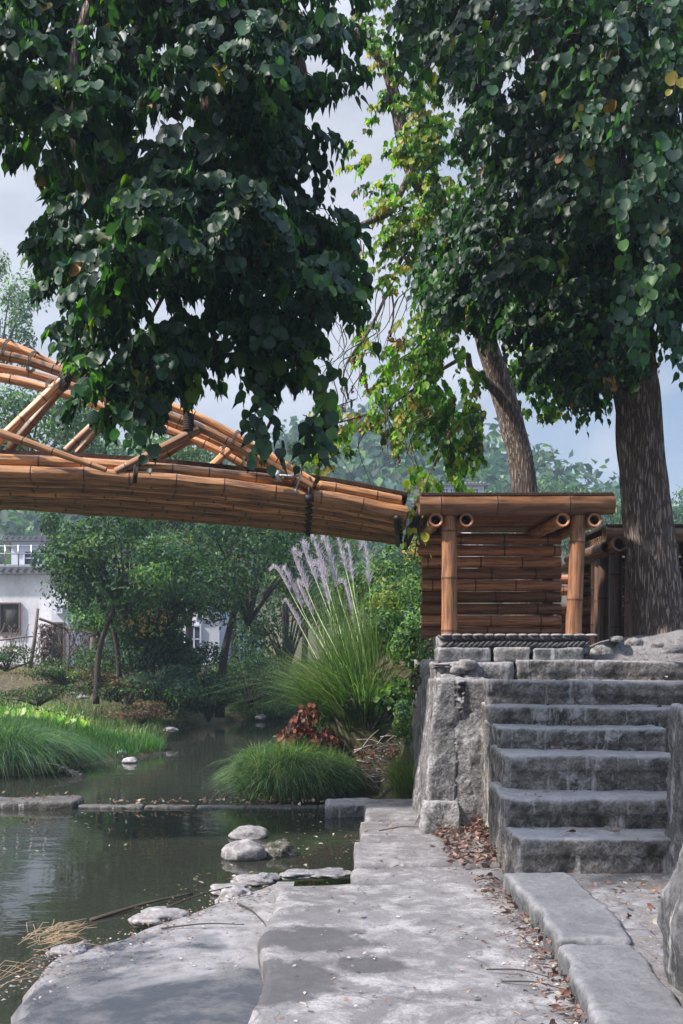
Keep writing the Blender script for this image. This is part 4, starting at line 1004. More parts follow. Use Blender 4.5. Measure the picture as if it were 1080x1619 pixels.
T('riverside_tree','pale tree behind the end of the bridge arch',370,1060,30,370,810,30,(1.9,1.6,1.6),7000,.12,GA+[G_PL],[.3,1,.6,1,.2,0,1.2],seed=9,trunk_r=.10,lumps=22)
T('riverside_tree','green tree low behind the bridge deck end',480,1060,28,490,860,28,(1.7,1.6,1.7),7000,.12,GA,[.8,1.4,1,.6,.03,0],seed=10,trunk_r=.10,lumps=22)
T('riverside_tree','shaded tree behind the leaning trunked tree on the bank',300,1060,25,310,860,25,(1.9,1.6,1.8),8000,.12,GA,[1.2,1.3,1,.4,.03,0],seed=18,trunk_r=.10,lumps=22)
T('tall_tree','tall pale hazy tree at the edge of the sky',-10,1060,34,0,505,34,(1.7,1.6,2.6),5200,.13,GA+[G_PL],[1,1,1.2,.3,0,0,.6],seed=11,trunk_r=.07,lumps=30,lump_r=.27,bottom=-1)
T('conifer','small dark conifer standing alone beyond the arch foot',476,1000,42,476,735,42,(.85,.8,1.5),2400,.16,GA,[1,.8,1.6,.1,0,0],seed=12,trunk_r=.12,lumps=24,lump_r=.22,bottom=-1)
for k,(x,y,r,d,l) in enumerate(((790,790,1.7,50,'tree crown just showing over the shelter roof'),(868,785,1.9,52,'tree crown between the leaning trunk and the roof corner'),(935,800,2.0,50,'hazy tree crown at the roof corner'),(975,812,2.2,46,'hazy tree in the gap beside the big trunk'),(1085,800,1.9,44,'hazy tree at the outer side of the big trunk'))):
    y+=34; b=P(x,1000,d); T('distant_tree',l,x,1000,d,x,y,d,(r,r*.9,r*1.1),1900,.2,GA+[G_PL],[1,1,1.4,.2,0,0,.4],seed=30+k,trunk_r=.15,lumps=16,lump_r=.32)
# far wood on the hill
parts=[];R=np.random.default_rng(5)
for k in range(520):
    y=R.uniform(70,150); x=R.uniform(-.42,.5)*y
    r=R.uniform(1.3,2.6); z=gz(x,y); n=70 if abs(x/y)<.4 else 30
    parts.append(puff((x,y,z+r*1.3),(r,r,r*R.uniform(1.1,1.9)),n,1.0,[G_DK,G_MD,G_BL,G_PL],[1,1,1.6,.3],7,.5,int(k),.7))
stuff(tri_obj('far_wood',parts,M['leaf_far']),'bluish wooded hillside far beyond the bridge','wood')
# ------------------------------------------------------------------ bushes
def B(label,x,y,d,rad,n,size,w_,seed,group='bushes along the far bank',cols=None,name='bush',**k):
    return bush(name,label,'bush',P(x,y,d),rad,n,size,cols or GA,w_,seed=seed,group=group,**k)
RD=(.13,.04,.03); BRN=(.16,.11,.07)
B('dark bush hanging to the water below the deep green tree',265,1095,18.3,(.85,.7,.55),5200,.07,[1.4,1,1,.3,0,0],101)
B('shaded bush left of the crooked trunk',315,1075,19.2,(.7,.6,.75),4500,.07,[1.6,.8,1.2,.2,0,0],102)
B('reddish brown tangle of dry vines on the far bank',185,1088,17.9,(.75,.5,.32),3000,.055,[.5,.5,.3,.1,0,0,2,1.6],103,cols=GA+[RD,BRN])
B('low brown dry bush at the corner of the green grass',225,1128,16.6,(.55,.4,.22),1800,.05,[.3,.5,.2,.2,0,0,1,1.6],104,cols=GA+[RD,BRN])
B('olive bush right of the crooked trunk',395,1075,20.6,(.8,.6,.75),4500,.07,[1,1,1.3,.4,0,0],105)
B('dark bush in the far corner of the water',440,1100,21.5,(.9,.6,.5),3500,.07,[1.5,1,1,.2,0,0],106)
B('small green bush on top of the dirt bank',150,1052,20.5,(.6,.4,.35),1800,.06,[.6,1,.6,.6,.1,0],107)
B('low weedy bush against the dirt bank face',60,1100,16.8,(.8,.4,.22),2000,.05,[.7,1,.4,.5,0,0,.2,1.0],108,cols=GA+[RD,BRN])
B('low bush under the fence pole',10,1045,20.5,(.9,.4,.28),2200,.06,[1,1,.6,.3,0,0,0,.5],109,cols=GA+[RD,BRN])
g2='shrubs on the bank under the bridge end'
B('dense small leaved dark shrub below the bridge end',625,925,13.2,(.72,.65,.62),7500,.055,[.7,1.2,.9,1,.1,0],111,g2,lumps=18)
B('yellow green shrub beside the end of the shelter',672,905,12.6,(.45,.4,.5),3200,.05,[.5,1,.6,.8,.3,.05],112,g2)
B('leafy mid green shrub against the wall corner',650,1000,11.4,(.48,.5,.6),7500,.055,[.4,1.2,.4,1.5,.12,.02],113,g2,lumps=16)
B('broad leaved vivid green shrub at the foot of the silver grass',588,1118,10.9,(.42,.35,.36),2100,.085,[.3,1,.2,1.8,0,0],114,g2,asp=.8,mat='leaf')
B('shaded shrub behind the dry branches',640,1120,11.2,(.40,.4,.55),4200,.06,[.7,1.2,.6,1.1,.05,.02],115,g2)
B('shrub with pale dried leaves clinging to the wall',675,1078,9.9,(.17,.3,.42),1500,.055,[.4,.8,.2,.8,.2,.05,.2,.5],116,g2,cols=GA+[RD,BRN])
B('dark shrub deep behind the silver grass',570,960,14.5,(.6,.5,.7),4200,.06,[1.5,1,1.3,.2,0,0],117,g2)
B('shrub beneath the shelter corner',668,1180,9.9,(.14,.3,.4),1500,.05,[.5,1,.2,1,.1,0],118,g2)
B('green shrub between silver grass and wall',635,1050,11.8,(.5,.4,.6),6500,.055,[.5,1.2,.4,1.3,.1,.0,.05],119,g2,cols=GA+[RD])

B('dense dark bush filling the ground between the two bank trees',215,1045,19.4,(1.0,.6,.55),6500,.07,[1.6,1,1,.25,0,0],121,lumps=16)
B('tall dense dark bush in front of the two storey house',262,1045,19.8,(.55,.5,.65),6000,.075,[1.6,1,1.1,.3,0,0],122,lumps=16)
B('hanging dark bush leaning over the far water',330,1110,19.0,(.7,.5,.5),4200,.07,[1.8,.8,1.1,.2,0,0],123,lumps=12)
B('olive bush crossing the foot of the bank tree',200,1095,17.3,(.55,.4,.35),2600,.06,[.8,1,.6,.5,.1,0,.3,.6],124,cols=GA+[RD,BRN])
B('reedy brown green bush at the base of the fence',110,1072,19.4,(.8,.4,.35),2600,.06,[.7,.9,.4,.3,.05,0,.4,1.2],125,cols=GA+[RD,BRN])
T('riverside_tree','dark round crowned tree crossing in front of the two storey house',235,1090,19.3,240,985,19.3,(.75,.7,.75),5500,.08,GA,[1.5,1.2,1,.4,.02,0],seed=40,lumps=20,lump_r=.38)
T('riverside_tree','low leafy tree behind the fence end',150,1062,21,160,965,21,(1.0,.9,.75),5200,.08,GA,[1.2,1.2,1,.5,.05,.02],seed=41,lumps=18,lump_r=.38)

B('lush green shrub pressed against the top of the retaining wall',660,1035,10.9,(.30,.35,.42),5200,.05,[.4,1.2,.4,1.5,.1,.02],131,g2,lumps=14)
B('bright shrub between the plumes and the shelter corner',640,965,12.2,(.45,.4,.5),5600,.055,[.3,1.2,.4,1.6,.15,.02],132,g2,lumps=16)
B('green tangle of leaves low beside the dry branches',655,1150,10.3,(.2,.3,.3),2600,.045,[.6,1.2,.4,1.2,.1,.02,.1],133,g2,cols=GA+[RD])
B('vivid leafy shrub behind the dried red shrub',545,1150,11.3,(.3,.3,.28),2200,.07,[.4,1.2,.2,1.6,0,0],134,g2,asp=.7)

B('leafy green shrub behind the heap of dry branches below the shelter',626,1062,11.7,(.38,.3,.5),5200,.055,[.4,1.2,.4,1.5,.12,.02],135,g2,lumps=14)
# ------------------------------------------------------------------ grasses
def grass_mound(name,label,cx,cy,rx,ry,z0,hz,n,l,cols,w_,out=.9,seed=0,width=.006,droop=.8,cat='grass',gzf=None):
    R=np.random.default_rng(seed); a=R.uniform(0,2*math.pi,n); r=np.sqrt(R.random(n)); x=cx+rx*r*np.cos(a); y=cy+ry*r*np.sin(a)
    z=z0+hz*np.sqrt(np.clip(1-r**2,0,1)) if gzf is None else np.array([gzf(p,q) for p,q in zip(x,y)])
    k=np.array([mn.noise(Vector((p*2.2,q*2.2,seed))) for p,q in zip(x,y)])
    lean=np.stack([np.cos(a)*r*out+k*.6+R.normal(0,.25,n),np.sin(a)*r*out+R.normal(0,.25,n)-.15],1)
    col=pal(n,cols,w_,.22)*(1+k[:,None]*.5)
    return blades(np.stack([x,y,z],1),l*R.uniform(.5,1.2,n),lean,width*R.uniform(.6,1.3,n),np.clip(col,.004,1),4,droop)
GR=[(.07,.155,.05),(.115,.23,.075),(.18,.29,.13),(.34,.32,.18),(.055,.125,.075)]
o=tri_obj('grass_mound',[grass_mound('','',-.50,10.55,.60,.56,0,.38,9000,.27,GR,[1,1.3,1,.3,.8],1.0,1,.009)],M['grass']); stuff(o,'rounded mound of long drooping grass above the weir','grass')
R=np.random.default_rng(33); tf=[]
for k in range(26):
    a=R.uniform(0,6.28); r=R.uniform(.2,.62); tf.append(grass_mound('','',-.5+r*math.cos(a),10.5+r*.85*math.sin(a),.08,.08,.40*math.sqrt(max(0,1-(r/.62)**2)),.04,150,R.uniform(.22,.38),GR,[.8,1,1,.6,.5],.8,50+k,.008))
stuff(tri_obj('grass_tufts',tf,M['grass']),'taller ragged tufts on the grass mound','grass')
mb=MB(); me=boulder((-.50,10.6,.02),.58,.54,.38,3,16,.1,.6); ob=obj('ground',me,M['earth']); struct(ob)
o=tri_obj('grass',[grass_mound('','',-4.55,12.6,1.25,.75,0,.38,9000,.44,GR,[1.0,.5,.25,.2,2.4],1.1,2,.007)],M['grass']); stuff(o,'dark long grass drooping into the water on the far bank','grass')
mb=MB(); struct(obj('ground',boulder((-4.6,12.7,.0),1.2,.75,.40,4,16,.1,.6),M['earth']))
def patch(xa,xb,ya,yb,n,l,w_,seed,cols=GR,name='grass',lab='',cond=None,out=.0,width=.008,zmin=.02):
    R=np.random.default_rng(seed); x=R.uniform(xa,xb,n);y=R.uniform(ya,yb,n); z=np.array([gz(a,b) for a,b in zip(x,y)]); k=(z>zmin)
    if cond is not None: k&=cond(x,y)
    x,y,z=x[k],y[k],z[k]; m=len(x); q=np.array([mn.noise(Vector((a*1.3,b*1.3,seed))) for a,b in zip(x,y)])
    lean=np.stack([R.normal(0,.3,m)+q*.5,R.normal(0,.3,m)-.1],1); col=pal(m,cols,w_,.2)*(1+q[:,None]*.6)
    o=tri_obj(name,[blades(np.stack([x,y,z-.02],1),l*R.uniform(.5,1.25,m)*(1+q*.5),lean,width*R.uniform(.6,1.4,m),np.clip(col,.004,1),3,.6)],M['grass']); return stuff(o,lab,'grass')
patch(-4.8,-2.3,13.1,15.2,9000,.20,[.6,2.0,.5,.05,.5],11,lab='bright short green grass reaching to the water edge',width=.012,cols=[(.045,.12,.035),(.06,.17,.045),(.1,.19,.055),(.2,.22,.1),(.04,.09,.04)])
patch(-6.8,-2.6,14.8,19.0,7500,.19,[.7,1,.8,.6,.5],12,lab='mixed weedy grass below the dirt bank',width=.012)
patch(-9,-2.8,19.6,23.0,5000,.12,[.1,.3,.5,1,.1],13,cols=[(.1,.13,.05),(.2,.2,.1),(.32,.24,.17),(.38,.27,.2),(.1,.1,.05)],lab='short dry straw coloured grass on top of the dirt bank',width=.012)
patch(-2.6,-.6,21.3,23.5,3500,.28,[1,.8,1,.2,1],14,lab='dull green grass at the far end of the water',width=.012)
patch(-1.0,.8,9.9,12.0,3500,.22,[1,1,.5,.3,.6],15,lab='weedy grass around the dry branches',width=.006)
o=tri_obj('grass',[grass_mound('','',-1.75,19.9+1.4,.9,.4,.0,.3,2200,.3,GR,[1,.6,.6,.1,1],.8,16,.012)],M['grass']); stuff(o,'rounded grass cushion at the far shore','grass')
# yellow green bristly weeds beside the wall foot
o=tri_obj('weeds',[grass_mound('','',.66,9.65,.16,.3,.1,.1,900,.42,[(.14,.2,.05),(.2,.25,.09),(.1,.16,.04)],[1,1,1],.3,17,.006,.5)],M['grass']); stuff(o,'yellow green upright weeds at the foot of the wall','weeds')
o=tri_obj('iris_tuft',[grass_mound('','',.78,10.0,.1,.1,.5,.1,70,.5,[(.05,.14,.05),(.09,.18,.07)],[1,1],.9,18,.02,.6)],M['grass']); tag(o,'spiky long leaved green tuft beside the wall','plant')
# silver grass
pc=P(565,1150,11.3); pc.z=.45
mg=thing('silver_grass','tall clump of silver grass with lilac grey plumes under the bridge','ornamental grass',pc)
R=np.random.default_rng(9); n=1500; a=R.uniform(0,2*math.pi,n); r=np.sqrt(R.random(n))*.30
base_=np.stack([pc.x+r*np.cos(a)*1.2,pc.y+r*np.sin(a),np.full(n,pc.z)],1)
ln=R.uniform(.1,.85,n)**1.0; lean=np.stack([np.cos(a)*ln-.22,np.sin(a)*ln],1)
ln2=R.uniform(0,.3,500); a2=R.uniform(0,2*math.pi,500)
b2=base_[:500]
tri_obj('foliage',[blades(b2,R.uniform(1.2,2.1,500),np.stack([np.cos(a2)*ln2-.12,np.sin(a2)*ln2],1),np.full(500,.013),pal(500,[(.1,.19,.06),(.17,.26,.10),(.3,.33,.16)],[1,1,.5],.2),6,.5),blades(base_,R.uniform(.9,1.7,n),lean,np.full(n,.014),pal(n,[(.06,.13,.04),(.1,.19,.06),(.17,.24,.10),(.3,.3,.16)],[1,1,.8,.2],.2),6,.62)],M['grass'],mg)
n=150; aa=R.uniform(2.3,4.1,n); tri_obj('arching_leaf',[blades(np.tile([[pc.x,pc.y,pc.z+.1]],(n,1))+R.normal(0,.1,(n,3))*np.array([1,1,.3]),R.uniform(.9,1.5,n),np.stack([np.cos(aa)*R.uniform(.6,1.1,n),np.sin(aa)*.6],1),np.full(n,.012),pal(n,[(.25,.32,.14),(.4,.4,.25),(.13,.22,.08)],[1,.7,1],.2),7,.55)],M['grass'],mg)
m_pl=mat_leaf('plume',.8,.45,(1.2,1.15,1.25),.2,.1)
PL=[((480,868),(545,1040),1.0),((452,905),(530,1060),.8),((497,858),(545,1030),1.1),((515,862),(560,1030),1.2),((535,850),(575,1040),.8),((578,868),(585,1040),.9),((440,903),(520,1040),.55),((505,900),(550,1050),1.0),((472,925),(530,1060),.7),((455,955),(520,1080),.5),((545,925),(570,1050),.8),((552,868),(580,1030),.7),((465,880),(540,1050),1.0)]
for k,((tx,ty),(bx,by),sc_) in enumerate(PL):
    d=11.3+random.uniform(-.35,.35); tip=P(tx,ty,d); bot=Vector((pc.x+random.uniform(-.1,.1),pc.y,pc.z)); mid=P(bx,by,d)
    tip2=tip+Vector((-random.uniform(.03,.12)*(1 if k%4 else -1),random.uniform(-.03,.03),random.uniform(-.02,.03))); path=smooth_path([bot,mid,(mid+tip)/2+Vector((random.uniform(-.03,.03),0,0)),tip,tip2],7); m=MB(); tube(m,path,np.linspace(.006,.002,len(path)),4,cap=False); obj('stalk',m.mesh(),M['grass'],mg)
    n=330; s=R.uniform(0,1,n); Lp=.58*min(1.0,sc_+.15); L=plen(path)
    bs_=np.array([lerp_poly(path,1-Lp/L*(1-q)) for q in s]); env=np.sin(np.pi*np.clip(.15+.85*s,0,1))**.6
    sgn=R.normal(.25,.8,n); lean=np.stack([sgn*.42-.28,R.normal(0,.3,n)],1)
    tri_obj('plume',[blades(bs_,.20*sc_*(1.1-.65*s)*R.uniform(.5,1.15,n),lean,np.full(n,.0045),pal(n,[(.70,.64,.72),(.82,.78,.84),(.52,.46,.53)],[1,1,.8],.12),4,.5)],m_pl,mg)
# dried plumes lying in the far-bank water edge
for k,(a_,b_,lab) in enumerate((((60,1178,12.6),(128,1208,12.3),'grey drooping plume bent over the dark grass'),((55,1205,12.2),(132,1231,12.0),'grey plume lying with its tip in the water'))):
    A=P(*a_);B_=P(*b_); path=smooth_path([A,(A+B_)/2+Vector((0,0,.06)),B_],8); t_=thing('dry_plume',lab,'plume',A,0,'bent plumes on the far bank'); m=MB(); tube(m,path,.005,4,cap=False); obj('stalk',m.mesh(),M['dry'],t_)
    n=420; s=R.uniform(.45,1,n); bs_=np.array([lerp_poly(path,q) for q in s]); dv=np.array((path[-1]-path[0]).normalized())
    tri_obj('head',[diamond_leaves(bs_,nrm(dv[None]+R.normal(0,.35,(n,3))+np.array([0,0,-.3])),R.normal(0,1,(n,3)),.09*R.uniform(.5,1.1,n),pal(n,[(.3,.28,.3),(.2,.18,.18)],[1,1],.15),.12)],m_pl,t_)
# long reeds arching in from the bank
n=60; bs_=np.stack([R.uniform(-5.4,-4.7,n),R.uniform(12.5,13.4,n),np.full(n,.5)],1); lean=np.stack([R.uniform(.1,.8,n),R.uniform(-.5,.3,n)],1)
stuff(tri_obj('reeds',[blades(bs_,R.uniform(.8,1.7,n),lean,np.full(n,.013),pal(n,[(.06,.09,.05),(.2,.2,.12),(.1,.13,.06)],[1,1,1],.2),6,.75)],M['grass']),'long arching reed blades over the dark grass','reeds')
# pale broad leaved weeds
m=[];n=130; bs_=np.stack([R.uniform(-5.3,-3.9,n),R.uniform(15.0,15.8,n),np.zeros(n)],1); bs_[:,2]=[gz(a,b)+.1 for a,b in bs_[:,:2]]
stuff(tri_obj('broadleaf_weeds',[heart_leaves(bs_,R.normal(0,.5,(n,3))+np.array([0,0,1]),R.normal(0,.6,(n,3))+np.array([0,-1,.5]),R.uniform(.09,.2,n),pal(n,[(.45,.5,.25),(.2,.35,.1)],[1,1],.15),.6)],M['leaf']),'pale broad leaved weeds in the grass','weeds')
# red brown dried shrub
rs=thing('dried_shrub','dead shrub with curled red brown leaves on the grass mound','shrub',P(480,1195,10.6)); tw=MB(); pts=[]
for (x,y,rx,ry,n) in ((488,1140,20,26,34),(470,1172,26,20,36),(505,1170,26,16,26),(452,1172,14,18,14),(525,1162,10,8,6),(460,1195,10,5,5)):
    for k in range(n):
        p=P(x+random.gauss(0,.5)*rx,y+random.gauss(0,.5)*ry,10.75+random.uniform(-.2,.2)); pts.append(p)
for q in ((488,1120),(460,1150),(525,1160),(500,1165),(445,1165),(475,1130)): tube(tw,smooth_path([P(485,1215,10.75),P((485+q[0])/2,1185,10.75),P(*q,10.75)],5),np.linspace(.012,.004,11),5)
V3=sprays(np.array(pts),.068,7,[(.16,.05,.03),(.24,.085,.055),(.09,.03,.02),(.3,.13,.09)],[1,1,.7,.4],tw,.13)
tri_obj('foliage',[V3],M['dry'],rs); obj('stem',tw.mesh(),M['twig'],rs)
# heap of bare dry branches
db=thing('dry_branches','heap of bare grey dry branches between grass mound and wall','branches',P(600,1230,10.4)); 
for k in range(70):
    x=random.uniform(545,640); y=random.uniform(1165,1240); d=random.uniform(10.0,10.7); an=random.uniform(-.9,.9); l=random.uniform(20,55)
    m=MB(); q=smooth_path([P(x,y,d),P(x+l*.5*math.cos(an),y-l*.5*math.sin(an)-4,d),P(x+l*math.cos(an),y-l*math.sin(an),d+random.uniform(-.1,.1))],4)
    if q[0].z<.05: q=[v+Vector((0,0,.08)) for v in q]
    tube(m,q,np.linspace(random.uniform(.005,.011),.003,len(q)),5)
    if k<60: obj('branch',m.mesh(),M['drybr'] if 'drybr' in M else M.setdefault('drybr',mat_flat('dry_branch',(.24,.2,.2),.9)),db)
n=90; c=np.array([P(random.uniform(560,660),random.uniform(1180,1225),10.2+random.random()*.3) for _ in range(n)])
tri_obj('foliage',[heart_leaves(c,R.normal(0,1,(n,3)),R.normal(0,1,(n,3)),R.uniform(.04,.07,n),pal(n,[(.22,.08,.05),(.15,.04,.04)],[1,1],.2),.5)],M['dry'],db)
# ------------------------------------------------------------------ leaf litter
def litter(name,label,pos,size,cols,w_,zf=.012):
    n=len(pos); ax=R.normal(0,1,(n,3)); ax[:,2]*=.35; nm=np.tile([0,0,1.0],(n,1))+R.normal(0,.55,(n,3))
    pos=np.array(pos); pos[:,2]+=R.uniform(.002,.03,n)
    stuff(tri_obj(name,[heart_leaves(pos,ax,nm,size*R.uniform(.6,1.2,n),pal(n,cols,w_,.25),.62,.5)],M['dry']),label,'fallen leaves')
LC=[(.20,.11,.09),(.30,.19,.16),(.12,.065,.055),(.38,.29,.22),(.45,.42,.34)]
pos=[]
for _ in range(430):
    y=random.uniform(6.2,7.7); u=random.random()**1.6; pos.append((1.02-u*.33,y,.215+.1*max(0,1-u*3)*random.random()))
litter('leaf_litter','drift of fallen brown leaves in the corner between path and stair side',pos,.048,LC,[1,1,.6,.15,.1])
pos=[]
for _ in range(170):
    y=random.uniform(3.3,5.9); u=random.random()**1.8; pos.append((.93-u*.13+.035*math.sin(y*3),y,.21+.02*random.random()))
litter('leaf_litter','fallen leaves gathered along the foot of the slate kerb',pos,.042,LC,[1,1,.8,.4,.15])
pos=[(random.uniform(-.3,1.0),random.uniform(3.4,8.8),.212) for _ in range(26)]+[(random.uniform(1.3,1.7),random.uniform(3.6,5.6),.31) for _ in range(60)]
for i,(x0,y0,z1) in enumerate(STEPS): pos+=[(random.uniform(x0+.1,1.7 if i<4 else 2.8),y0+random.uniform(.05,.3),z1-.005) for _ in range(5)]
litter('leaf_litter','single fallen leaves scattered over path and steps',pos,.042,LC,[.5,1,.5,1.2,1])
pos=[(random.uniform(-2.4,-.2),random.uniform(9.62,9.82),.05) for _ in range(90)]+[(random.uniform(-3.6,-2.6),random.uniform(9.6,9.9),.10) for _ in range(30)]
litter('leaf_litter','fallen leaves caught on the low stone weir',pos,.05,LC,[1,1,.4,1,.5])
pos=[(random.uniform(-2.6,.2),random.uniform(6.9,9.4),.0) for _ in range(34)]+[(random.uniform(-1.1,-.3),random.uniform(6.3,6.9),.0) for _ in range(25)]
litter('floating_leaves','small pale leaves floating on the pool',pos,.04,[(.45,.45,.35),(.3,.35,.15),(.5,.48,.45)],[1,1,1])
# fine debris on the slabs
pos=[(random.gauss(.86,.06),random.uniform(3.4,5.9),.208) for _ in range(500)]+[(random.uniform(-.35,.95),random.uniform(3.4,7.8),.207) for _ in range(320)]+[(random.uniform(1.3,1.75),random.uniform(3.6,5.7),.295) for _ in range(160)]+[(ledge_edge(q)+abs(random.gauss(0,.16)),q,.10) for q in np.random.default_rng(3).uniform(4.2,6.2,420)]+[(random.uniform(-1.2,-.38),random.uniform(4.6,6.1),.102) for _ in range(160)]
for i,(x0,y0,z1) in enumerate(STEPS): pos+=[(random.uniform(x0+.04,1.8 if i<4 else 2.9),y0+random.choice((random.uniform(.0,.34),random.uniform(.26,.34))),z1-.002) for _ in range(60)]
n=len(pos); pp=np.array(pos); stuff(tri_obj('debris',[diamond_leaves(pp,R.normal(0,1,(n,3))*np.array([1,1,.15]),np.tile([0,0,1.0],(n,1))+R.normal(0,.3,(n,3)),R.uniform(.008,.028,n),pal(n,[(.5,.48,.46),(.2,.12,.09),(.35,.22,.17)],[1,1,1],.2),.6)],M['dry']),'crumbs of mortar and dry leaf bits on the stones','debris')
# twigs on the ledge, dry reeds
m=MB()
for k in range(80):
    x=random.gauss(-1.47,.06); y=random.gauss(5.0,.08); a=random.gauss(.5,.6); l=random.uniform(.08,.22)
    p=Vector((x,y,.10+random.random()*.05)); q=p+Vector((math.cos(a)*l,math.sin(a)*l*.6,random.uniform(-.02,.06))); tube(m,[p,(p+q)/2+Vector((random.gauss(0,.02),random.gauss(0,.02),.015)),q],.0016,4)
o=obj('dry_reeds',m.mesh(),mat_flat('straw',(.30,.22,.14),.8)); tag(o,'bundle of dry straw coloured reeds washed onto the ledge corner','dry reeds')
o=obj('dry_reeds',(lambda m_:([tube(m_,[Vector((-1.62+random.gauss(0,.05),4.35+random.gauss(0,.08),.05)),Vector((-1.5+random.gauss(0,.06),4.5+random.gauss(0,.1),.14)),Vector((-1.34+random.gauss(0,.06),4.62+random.gauss(0,.1),.06))],.0016,4) for _ in range(9)],m_.mesh())[1])(MB()),bpy.data.materials['straw']); tag(o,'small tangle of straw at the very edge of the ledge','dry reeds')
def stick(label,a,b,r,mid=None,mat='twig'):
    m=MB(); A,B_=Vector(a),Vector(b); mid=Vector(mid) if mid else (A+B_)/2+Vector((.01,0,.015)); q=smooth_path([A,mid,B_],6); tube(m,q,np.linspace(r,r*.5,len(q)),6); tag(obj('stick',m.mesh(),M[mat]),label,'stick',)
stick('thin pale stick lying from the rim rock towards the path',(-.98,5.6,.12),(-.68,6.15,.10),.006,mat='bark_far')
stick('long half sunk branch floating beside the ledge',(-1.45,5.75,.005),(-.95,6.35,.01),.012)
stick('thin twig on the path near the wall foot',(.28,7.35,.22),(.58,7.5,.22),.005)
stick('forked grey twig at the foot of the kerb',(.62,4.25,.21),(.86,4.12,.22),.004,mat='bark_far')
stick('straight grey twig at the foot of the kerb',(.66,4.1,.21),(.9,3.98,.215),.004,mat='bark_far')
# ------------------------------------------------------------------ houses
t=NT('plaster'); c0=t.coord('Object'); a=t.noise(t.coord('Object',(1,1,.35)),1.2,6,.65,.3); f=t.noise(c0,9,6,.7)
c=t.mix(t.ramp(a,[(.42,0),(.65,.8)]),(.78,.78,.84),(.46,.46,.52)); c=t.mix(t.ramp(f,[(.5,0),(.75,.4)]),c,(.3,.3,.33)); M['plaster']=t.out(c,.9)
M['plaster2']=mat_flat('white_plaster',(.68,.70,.82),.85,0,.07,2,.05)
M['tiles']=mat_flat('roof_tiles',(.17,.17,.19),.8,0,.4,20,.8); M['glass']=mat_flat('window_glass',(.06,.08,.14),.15,0,.1,2,0); M['wood']=mat_flat('old_wood',(.14,.10,.085),.9,0,.4,14,.4)
M['shade']=mat_flat('opening_shade',(.05,.045,.045),.9)  # dark panel colour standing in for the shade inside doorways
def house(label,x0,x1,y,dep,z0,z1,wins,mat='plaster',roof='tiles',ov=.25):
    h=thing('village_house',label,'house',((x0+x1)/2,y,z0),0,'white village houses'); obj('wall',bxm(x0,x1,y,y+dep,z0,z1),M[mat],h,False)
    m=MB(); box(m,x0-ov,x1+ov,y-ov,y+dep+ov,z1+.003,z1+.12); n=int((x1-x0+2*ov)/.22)
    for i in range(n):
        xx=x0-ov+.11+i*.22; tube(m,[(xx,y-ov-.03,z1+.14),(xx,y+dep*.5,z1+.42)],.06,6)
    tube(m,[(x0-ov,y+dep*.5,z1+.42),(x1+ov,y+dep*.5,z1+.42)],.12,8)
    box(m,x0-ov,x1+ov,y+dep*.45,y+dep*.55,z1+.18,z1+.38)
    obj('roof',m.mesh(),M[roof],h,False)
    for (wx,wz,ww,wh,kind) in wins:
        f=MB(); b=.05
        for q in ((wx-b,wx+ww+b,wz-b,wz),(wx-b,wx+ww+b,wz+wh,wz+wh+b),(wx-b,wx,wz,wz+wh),(wx+ww,wx+ww+b,wz,wz+wh)): box(f,q[0],q[1],y-.09,y-.003,q[2],q[3])
        if kind=='w': box(f,wx+ww/2-.02,wx+ww/2+.02,y-.06,y-.035,wz,wz+wh); box(f,wx,wx+ww,y-.06,y-.035,wz+wh*.5-.015,wz+wh*.5+.015)
        fo=obj('window' if kind=='w' else 'doorway',f.mesh(),M['wood'] if kind!='w' else M['plaster2'],h,False)
        p=obj('pane' if kind=='w' else 'shade_panel',bxm(wx,wx+ww,y-.03,y-.004,wz,wz+wh),M['glass' if kind=='w' else 'shade']); p.parent=fo; p.location=(0,0,0)
    return h
def hx(x,d): return (x-540)/F*d
def hzz(y,d): return EYE-(y-HY)/F*d
D=30
h1=house('stained old white house behind the wooden fence',hx(-90,D),hx(84,D),D,6,.8,hzz(908,D),[(hx(2,D),hzz(1000,D),.55,.85,'d'),(hx(-60,D),hzz(985,D),.8,.8,'w')])
m=MB(); q=[(hx(x,D),D-1.2) for x in (-40,60)]
for x in np.linspace(hx(-60,D),hx(66,D),7): tube(m,[(x,D+.3,hzz(893,D)),(x,D+.3,hzz(860,D))],.025,5)
for z in (862,874): tube(m,[(hx(-60,D),D+.3,hzz(z,D)),(hx(66,D),D+.3,hzz(z,D))],.022,5)
obj('railing',m.mesh(),M['steel'],h1)
D=29; house('narrow white annex with small window beside the stained house',hx(88,D),hx(113,D),D-.4,4,.8,hzz(925,D),[(hx(98,D),hzz(968,D),.1,.16,'w'),(hx(90.5,D),hzz(1052,D),.3,1.2,'d')],'plaster2',ov=.08)
D=38; house('upper white house behind the roof railing',hx(18,D),hx(150,D),D,6,1,hzz(856,D),[(hx(40,D),hzz(893,D),1.0,.5,'w')],'plaster2')
D=31; house('long white house low behind the vines',hx(115,D),hx(200,D),D,5,.8,hzz(985,D),[(hx(150,D),hzz(1040,D),.3,1.2,'w')],'plaster2')
D=30; house('bluish white two storey house behind the crooked tree',hx(290,D),hx(347,D),D,5,.6,hzz(930,D),[(hx(313,D),hzz(977,D),.28,.32,'w'),(hx(298,D),hzz(1030,D),.35,.75,'w')],'plaster2')
D=32; house('small white house right of the crooked trunk',hx(355,D),hx(402,D),D,4,.6,hzz(1002,D),[(hx(372,D),hzz(1030,D),.25,.5,'w')],'plaster2',ov=.1)
D=60; house('distant long low building on the slope above the shelter roof',hx(690,D),hx(765,D),D,5,6,hzz(768,D),[(hx(700+12*i,D),hzz(780,D),.3,.25,'w') for i in range(5)],'plaster',ov=.3)
